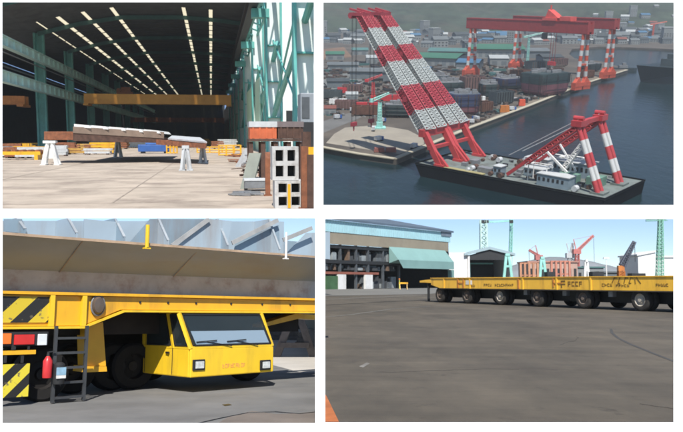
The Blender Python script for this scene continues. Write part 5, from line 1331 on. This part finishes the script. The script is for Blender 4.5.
# ---------------- white open shed with gable roof
D1 = 205
def yp_(px, py, d=D1): return Yd.y(px, py, d)
g = thing('gable_workshop', Yd, yp_(483, 287, D1) * Vector((1, 1, 0)).to_tuple()[0] if False else Vector((yp_(483, 285).x, D1, 0)), 'white open fronted workshop with a pale blue gable roof behind the trailer', 'building')
L_, M_, R_ = yp_(468, 280).x, yp_(490, 280).x, yp_(512, 280).x
zl_, zm_ = yp_(468, 255).z, yp_(490, 249.5).z
part(MB().poly([(L_, D1, 0), (L_ + .6, D1, 0), (L_ + .6, D1, zl_), (L_, D1, zl_)], (0, 22, 0)), 'side_wall', wpaint, g)
part(MB().poly([(R_ - .6, D1, 0), (R_, D1, 0), (R_, D1, zl_), (R_ - .6, D1, zl_)], (0, 22, 0)), 'side_wall', wpaint, g)
part(MB().bx((L_ + .61, D1 + 21.5, 0), (R_ - .61, D1 + 21.9, zl_)), 'rear_wall', dark, g)
part(MB().poly([(L_ - 1, D1 - .5, zl_ - .2), (M_, D1 - .5, zm_), (R_ + 1, D1 - .5, zl_ - .2), (R_ + 1, D1 - .5, zl_ + .5), (M_, D1 - .5, zm_ + .8), (L_ - 1, D1 - .5, zl_ + .5)], (0, 23, 0)), 'roof', mat('pale_blue_roof', (.30, .40, .44), .6, .1, .2), g)
part(MB().poly([(L_, D1 + .02, zl_ - 1.4), (R_, D1 + .02, zl_ - 1.4), (R_, D1 + .02, zl_ - .21), (M_, D1 + .02, zm_ - .02), (L_, D1 + .02, zl_ - .21)], (0, .3, 0)), 'gable', dark, g)
part(MB().bx((yp_(449.5, 280).x, D1 + .5, 0), (L_ - .05, D1 + 9, yp_(452, 252.5).z)), 'white_annex', mat('bright_white_wall', (.80, .80, .79), .7, .05, .5), g)
part(MB().bx((yp_(474, 280).x, D1 + 8, 0), (yp_(476, 280).x, D1 + 8.4, yp_(474, 262).z)).bx((yp_(474, 280).x, D1 + 8.5, yp_(474, 263.5).z), (yp_(500, 280).x, D1 + 8.9, yp_(474, 262).z)), 'inner_frame', teal, g)
# teal lattice gantry behind it
D2 = 235
q = thing('lattice_gantry', Yd, (yp_(497, 285, D2).x, D2, 0), 'tall mint lattice gantry frame standing behind the white workshop', 'gantry')
part(MB().truss(yp_(484, 300, D2) * 1.0, yp_(483.3, 220, D2), (1, 0, 0), 2.1, 1.9, 1.6, 1.4, 15, .24), 'near_tower', mat('whitish_mint', (.55, .74, .70), .5, .1, .5), q)
part(MB().truss((yp_(511, 284, D2).x, D2 + 2, 0), yp_(511.5, 219.5, D2 + 2), (1, 0, 0), .9, .8, .9, .8, 18, .14), 'far_tower', teal_lt, q)
part(MB().beam(yp_(481, 222.3, D2), yp_(513, 220.8, D2 + 2), .5, .6), 'top_beam', teal_lt, q)
for px in (483, 487, 511.5): part(MB().bx(yp_(px - 1.7, 223, D2 - .9), yp_(px + 1.7, 220, D2 - .9) + Vector((0, .8, 0))), 'sheave_box', dark, q)
# A frames on the trailer's far side
def aframe(px, w, py0, py1, D_, mt, lab):
    b = Vector((yp_(px, 285, D_).x, D_, 0)); k = D_ / F; z0 = 0; z1 = yp_(px, py0, D_).z
    t = thing('a_frame', Yd, b, lab, 'A frame', 'A frames behind the trailer')
    for s in (-1, 1): part(MB().beam(b + Vector((s * w * k * .5, 0, z0)), b + Vector((s * w * k * .12, 0, z1)), .42, .42), 'leg', mt, t)
    for f in (.35, .68): part(MB().bx(b + Vector((-w * k * (.5 - .38 * f), -.15, z1 * f)), b + Vector((w * k * (.5 - .38 * f), .15, z1 * f + .35))), 'cross_bar', mt, t)
    part(MB().bx(b + Vector((-w * k * .2, -.3, z1 + .01)), b + Vector((w * k * .2, .3, z1 + .4))), 'cap', mt, t)
aframe(508, 11, 256, 0, 120, teal_lt, 'mint A frame in front of the right wall of the white workshop')
aframe(543, 9, 259, 0, 120, teal_lt, 'mint A frame before the rust brown building')
aframe(587, 6, 262, 0, 130, wpaint, 'pale A frame right of the red scaffold')
def scaffold(p0, p1, py0, D_, n, mt, lab):
    x0_, x1_ = yp_(p0, 285, D_).x, yp_(p1, 285, D_).x; z1 = yp_(p0, py0, D_).z
    t = thing('steel_scaffold', Yd, ((x0_ + x1_) / 2, D_, 0), lab, 'scaffold', 'red scaffolds behind the trailer')
    for k in range(n):
        x = x0_ + (x1_ - x0_) * k / (n - 1)
        part(MB().bx((x - .16, D_ - .16, 0), (x + .16, D_ + .16, z1)), 'post', mt, t)
    for f in (.55, .97): part(MB().bx((x0_, D_ + .17, z1 * f), (x1_, D_ + .4, z1 * f + .22)), 'rail', mt, t)
scaffold(521, 538, 263, 118, 5, mat('faded_orange', (.45, .22, .13), .7, .25, 1), 'rusty scaffold between the two mint A frames')
scaffold(552, 570, 261, 122, 5, mat('scaffold_red', (.48, .19, .13), .6, .2, .5), 'red scaffold of upright posts right of the second mint A frame')
# rust brown building and a low grey one
def block(p0, p1, py, D_, dep, mt, roofm_, lab, nwin=6, py2=None):
    x0_, x1_ = yp_(p0, 285, D_).x, yp_(p1, 285, D_).x; z = yp_(p0, py, D_).z; z2 = z if py2 is None else yp_(p1, py2, D_).z
    t = thing('yard_building', Yd, ((x0_ + x1_) / 2, D_, 0), lab, 'building', 'buildings behind the trailer')
    part(MB().poly([(x0_, D_, 0), (x1_, D_, 0), (x1_, D_, z2), (x0_, D_, z)], (0, dep, 0)), 'wall', mt, t)
    part(MB().poly([(x0_ - .4, D_ - .4, z + .01), (x1_ + .4, D_ - .4, z2 + .01), (x1_ + .4, D_ - .4, z2 + .5), (x0_ - .4, D_ - .4, z + .5)], (0, dep + .8, 0)), 'roof', roofm_, t)
    for k in range(nwin):
        x = x0_ + (x1_ - x0_) * (k + .3) / nwin; w = (x1_ - x0_) / nwin * .5
        part(MB().bx((x, D_ - .08, z * .35), (x + w, D_ - .005, z * .75)), 'window', dark, t)
block(529, 578, 262.5, 240, 14, mat('rust_brown_wall', (.46, .31, .25), .8, .15, .2), mat('salmon_roof', (.42, .22, .17), .8, .15, .2), 'long rust brown building behind the red scaffold', 9)
block(572, 604, 268, 250, 10, wallp, roofs['teal'], 'low pale building with a teal roof right of the rust brown one', 6)
block(639, 656.5, 256, 210, 14, mat('white_hall_wall', (.82, .82, .80), .7, .04, .4), mat('white_hall_roof', (.7, .71, .7), .7, .05, .3), 'white hall left of the green lattice mast', 0, 252)
block(657, 690, 257.5, 214, 14, MATS['white_hall_wall'], MATS['white_hall_roof'], 'white hall right of the green lattice mast', 0)
block(600, 640, 273, 235, 10, walld, roofs['grey'], 'low grey store below the dark crane boom', 7)
# pole, cranes, mast
b = Vector((yp_(607, 285, 225).x, 225, 0)); t = thing('floodlight_pole', Yd, b, 'thin pale floodlight pole left of the dark crane boom', 'pole')
part(MB().tube(b, b + Vector((0, 0, yp_(607, 259, 225).z)), .22, .14, 8), 'shaft', wpaint, t)
part(MB().bx(b + Vector((-.9, -.3, yp_(607, 259, 225).z + .01)), b + Vector((.9, .3, yp_(607, 259, 225).z + .5))), 'lamp_head', wpaint, t)
def luff(px, pyb, tip, D_, mt, mt2, lab, mast=None, name='luffing_crane', bw_=1.1, tail=True, hs=1.0):
    b = Vector((yp_(px, 285, D_).x, D_, 0)); pv = yp_(px, pyb, D_); tp2 = yp_(*tip, D_)
    t = thing(name, Yd, b, lab, 'crane', 'cranes on the yard skyline')
    part(MB().truss(b, pv - Vector((0, 0, .8)), (1, 0, 0), 1.6, 1.3, 1.6, 1.3, 6, .2), 'mast', mt, t)
    part(MB().bx(pv + Vector((-1.6 * hs, -1.1 * hs, -.79)), pv + Vector((1.3 * hs, 1.1 * hs, 1.1 * hs))), 'slewing_house', mt, t)
    part(MB().truss(pv + Vector((.3, 0, .6)), tp2, (0, 1, 0), bw_, .6, bw_, .6, 10, .17), 'boom', mt2, t)
    if tail:
        part(MB().beam(pv + Vector((-.4, 0, 1.11)), pv + Vector((-1.2, 0, 5.0)), .3, .3).tube(pv + Vector((-1.2, 0, 5)), tp2, .05, .05, 4), 'tie', mt, t)
    part(MB().tube(tp2, Vector((tp2.x, tp2.y, yp_(tip[0], 262, D_).z)), .07, .07, 5), 'hoist_wire', dark, t)
luff(577, 252, (593.5, 235.5), 284, mat('luffer_red', (.50, .16, .14), .6), mat('luffer_red', (.50, .16, .14), .6), 'red luffing crane with its boom raised to the right', bw_=.9)
luff(570, 256, (573, 243), 286, lgrey, lgrey, 'faint grey luffing crane left of the red one', bw_=.9)
luff(539, 258, (529, 250), 286, mat('faint_red', (.45, .16, .15), .7), MATS['faint_red'], 'small faint red crane above the rust brown building', bw_=.9)
luff(621, 268, (634.5, 241.5), 190, orange, mat('boom_slate', (.07, .08, .11), .6), 'orange crane with a dark raised boom left of the white halls', bw_=1.3, tail=False, hs=.55)
b = Vector((yp_(659.5, 285, 185).x, 185, 0)); t = thing('lattice_mast', Yd, b, 'tall green lattice mast between the two white halls', 'mast')
part(MB().truss(b + Vector((0, 0, .6)), Vector((yp_(660.5, 216, 185).x, 185, yp_(660.5, 217.8, 185).z)), (1, 0, 0), 1.6, .9, 1.6, .9, 18, .12), 'tower', mat('mast_green', (.22, .48, .36), .5, .15, 1), t)
part(MB().bx(b + Vector((-1.4, -1.4, 0)), b + Vector((1.4, 1.4, .59))), 'base', lgrey, t)
part(MB().truss(Vector((yp_(646, 220, 185).x, 185, yp_(660, 220.3, 185).z)), Vector((yp_(667, 218.3, 185).x, 185, yp_(660, 219.5, 185).z)), (0, 1, 0), .5, .5, .5, .5, 12, .07), 'jib', MATS['mast_green'], t)
# clutter on the skyline just above the deck
for k, (px, h, w, lab, mt) in enumerate(((596, 3, 3.5, 'dark machine parked behind the trailer left of the dark boom', dark), (604, 2.2, 2.6, 'small dark machine beside the floodlight pole', rust_dk), (636, 2.8, 4.2, 'brown machine parked below the white hall', rust_dk), (550, 3.0, 2.4, 'grey machine between A frame and red scaffold', grey))):
    D_ = 100; b = Vector((yp_(px, 285, D_).x, D_, 0)); t = thing('parked_machine', Yd, b, lab, 'machine', 'machines parked behind the trailer')
    part(MB().bx(b + Vector((-w / 2, 0, .7)), b + Vector((w / 2, 2, h * .7))), 'body', mt, t, bevel=.06); part(MB().bx(b + Vector((-w * .1, .2, h * .7 + .01)), b + Vector((w * .35, 1.8, h))), 'cabin', dark, t)
    for x in (-.32, .32): part(MB().lathe(b + Vector((x * w, -.1, .5)), (0, 1, 0), [(.001, 0), (.5, 0), (.5, .4), (.001, .4)], 16), 'wheel', black, t)
# far hills
mb = MB(); vs = []; N = 60
def hz(x): return 4.5 + 7.6 * math.exp(-((x - 90) / 24) ** 2) + .9 * NZ.fractal(Vector((x * .05, 2, 7)), 1, 2, 5)
for j in range(9):
    for i in range(N + 1):
        x = 60 + 100 * i / N; t = j / 8; vs.append((x, 289 + 24 * t, hz(x) * math.sin(math.pi * min(1, t * 1.1) * .9) * 1.0 + .02))
fs = [(j * (N + 1) + i, j * (N + 1) + i + 1, (j + 1) * (N + 1) + i + 1, (j + 1) * (N + 1) + i) for j in range(8) for i in range(N)]
mb.add(vs, fs); struct(mb, 'distant_hills', mat('hazy_hill', (.20, .22, .24), .95, .2, .08), Yd, (100, 289, 0), True)
# ================================================================== added white border frame, separates the four views
C_ = CAMF; D0, D1_ = 4.5, 4.8
holes = [(2.4, 313.8, 2.2, 208.6), (323.4, 673.6, 2.4, 204.8), (2.6, 315.0, 218.2, 423.0), (325.2, 673.4, 219.2, 422.2)]
cxs = (-60, 318.9, 740)
def cp(px, py, d): return Vector(((px - CX) / F * d, d, (CY - py) / F * d))
wl = MB()
def ringface(d, out, hole, flip):
    (ox0, ox1, oy0, oy1), (hx0, hx1, hy0, hy1) = out, hole
    o = [cp(ox0, oy0, d), cp(ox1, oy0, d), cp(ox1, oy1, d), cp(ox0, oy1, d)]; h = [cp(hx0, hy0, d), cp(hx1, hy0, d), cp(hx1, hy1, d), cp(hx0, hy1, d)]
    for i in range(4):
        j = (i + 1) % 4; wl.face([o[i], o[j], h[j], h[i]])
XA, XB, YA, YB = -700, 1380, -100, 540
outs = [(XA, 318.6, YA, 213.4), (318.6, XB, YA, 213.4), (XA, 318.6, 213.4, YB), (318.6, XB, 213.4, YB)]
for out, hole in zip(outs, holes):
    ringface(D0, out, hole, 0)
    hx0, hx1, hy0, hy1 = hole; e = .55
    bh_ = (hx0 - e, hx1 + e, hy0 - e, hy1 + e)
    ringface(D1_, out, bh_, 1)
    f = [cp(hx0, hy0, D0), cp(hx1, hy0, D0), cp(hx1, hy1, D0), cp(hx0, hy1, D0)]; b = [cp(bh_[0], bh_[2], D1_), cp(bh_[1], bh_[2], D1_), cp(bh_[1], bh_[3], D1_), cp(bh_[0], bh_[3], D1_)]
    for i in range(4):
        j = (i + 1) % 4; wl.face([f[i], f[j], b[j], b[i]])
of = [cp(x, y, D0) for x, y in ((XA, YA), (XB, YA), (XB, YB), (XA, YB))]; ob = [cp(x, y, D1_) for x, y in ((XA, YA), (XB, YA), (XB, YB), (XA, YB))]
for i in range(4):
    j = (i + 1) % 4; wl.face([of[i], of[j], ob[j], ob[i]])
fn = [cp(317.0, YA, 4.81), cp(322.0, YA, 4.81), cp(322.0, YA, 7.5), cp(317.0, YA, 7.5)]; fb = [cp(317.0, 480, 4.81), cp(322.0, 480, 4.81), cp(322.0, 480, 7.5), cp(317.0, 480, 7.5)]
wl.add(fn + fb, [(0, 1, 2, 3), (4, 5, 6, 7), (0, 1, 5, 4), (1, 2, 6, 5), (2, 3, 7, 6), (3, 0, 4, 7)])
struct(wl, 'border_frame', white, C_, (0, D0, 0))

HAZE = .00014
# ================================================================== light, sky, camera
SUN_EL, SUN_AZ = R(47), R(2)      # the sun stands behind the viewer, a little to the right
w = bpy.data.worlds.new('World'); S.world = w; w.use_nodes = True; nt = w.node_tree
bg = nt.nodes['Background']; sky = nt.nodes.new('ShaderNodeTexSky'); sky.sky_type = 'NISHITA'; sky.sun_disc = False
sky.sun_elevation = SUN_EL; sky.sun_rotation = math.pi - SUN_AZ; sky.air_density = 1.0; sky.dust_density = .1; sky.ozone_density = 2.0; sky.altitude = 3500
nt.links.new(sky.outputs[0], bg.inputs[0]); bg.inputs[1].default_value = .12
sd = bpy.data.lights.new('sun', 'SUN'); sd.energy = 4.8; sd.angle = R(.5); sd.color = (1.0, .95, .88)
so = bpy.data.objects.new('sun', sd); COL.objects.link(so)
hd = Vector((-math.sin(SUN_AZ) * math.cos(SUN_EL), math.cos(SUN_AZ) * math.cos(SUN_EL), -math.sin(SUN_EL)))
so.rotation_euler = hd.to_track_quat('-Z', 'Y').to_euler(); so.location = (20, -20, 40)
cd = bpy.data.cameras.new('camera'); cd.sensor_width = 36; cd.lens = 36 * F / 683; cd.clip_start = .1; cd.clip_end = 12000
co = bpy.data.objects.new('camera', cd); COL.objects.link(co); co.location = (0, 0, EYE); co.rotation_euler = (math.pi / 2 + PITCH, 0, 0)
S.camera = co
cd.dof.use_dof = True; cd.dof.focus_distance = 4.5; cd.dof.aperture_fstop = 6.3
hz_ = MB().bx((-300, -4, -30), (2400, 2480, 1200))
hm_ = bpy.data.materials.new('pale_air'); hm_.use_nodes = True; nt = hm_.node_tree
for n in list(nt.nodes): nt.nodes.remove(n)
o_ = nt.nodes.new('ShaderNodeOutputMaterial'); pv = nt.nodes.new('ShaderNodeVolumePrincipled')
pv.inputs['Color'].default_value = (.80, .88, .95, 1); pv.inputs['Density'].default_value = HAZE; pv.inputs['Anisotropy'].default_value = .1
nt.links.new(pv.outputs[0], o_.inputs['Volume'])
class W: pass
WORLD = Frame(CY, 0); WORLD.M = Matrix.Identity(4)
top(hz_, 'haze', hm_, WORLD, (0, 0, -30), 'thin pale haze lying over the harbour and the yards', 'haze', None, 'stuff')
finish()
S.view_settings.view_transform = 'Standard'; S.view_settings.look = 'None'; S.view_settings.gamma = 1; S.view_settings.exposure = 0.42
S.view_settings.use_curve_mapping = False
S.cycles.max_bounces = 6; S.cycles.diffuse_bounces = 3; S.cycles.glossy_bounces = 2; S.cycles.transparent_max_bounces = 6
S.cycles.use_denoising = True
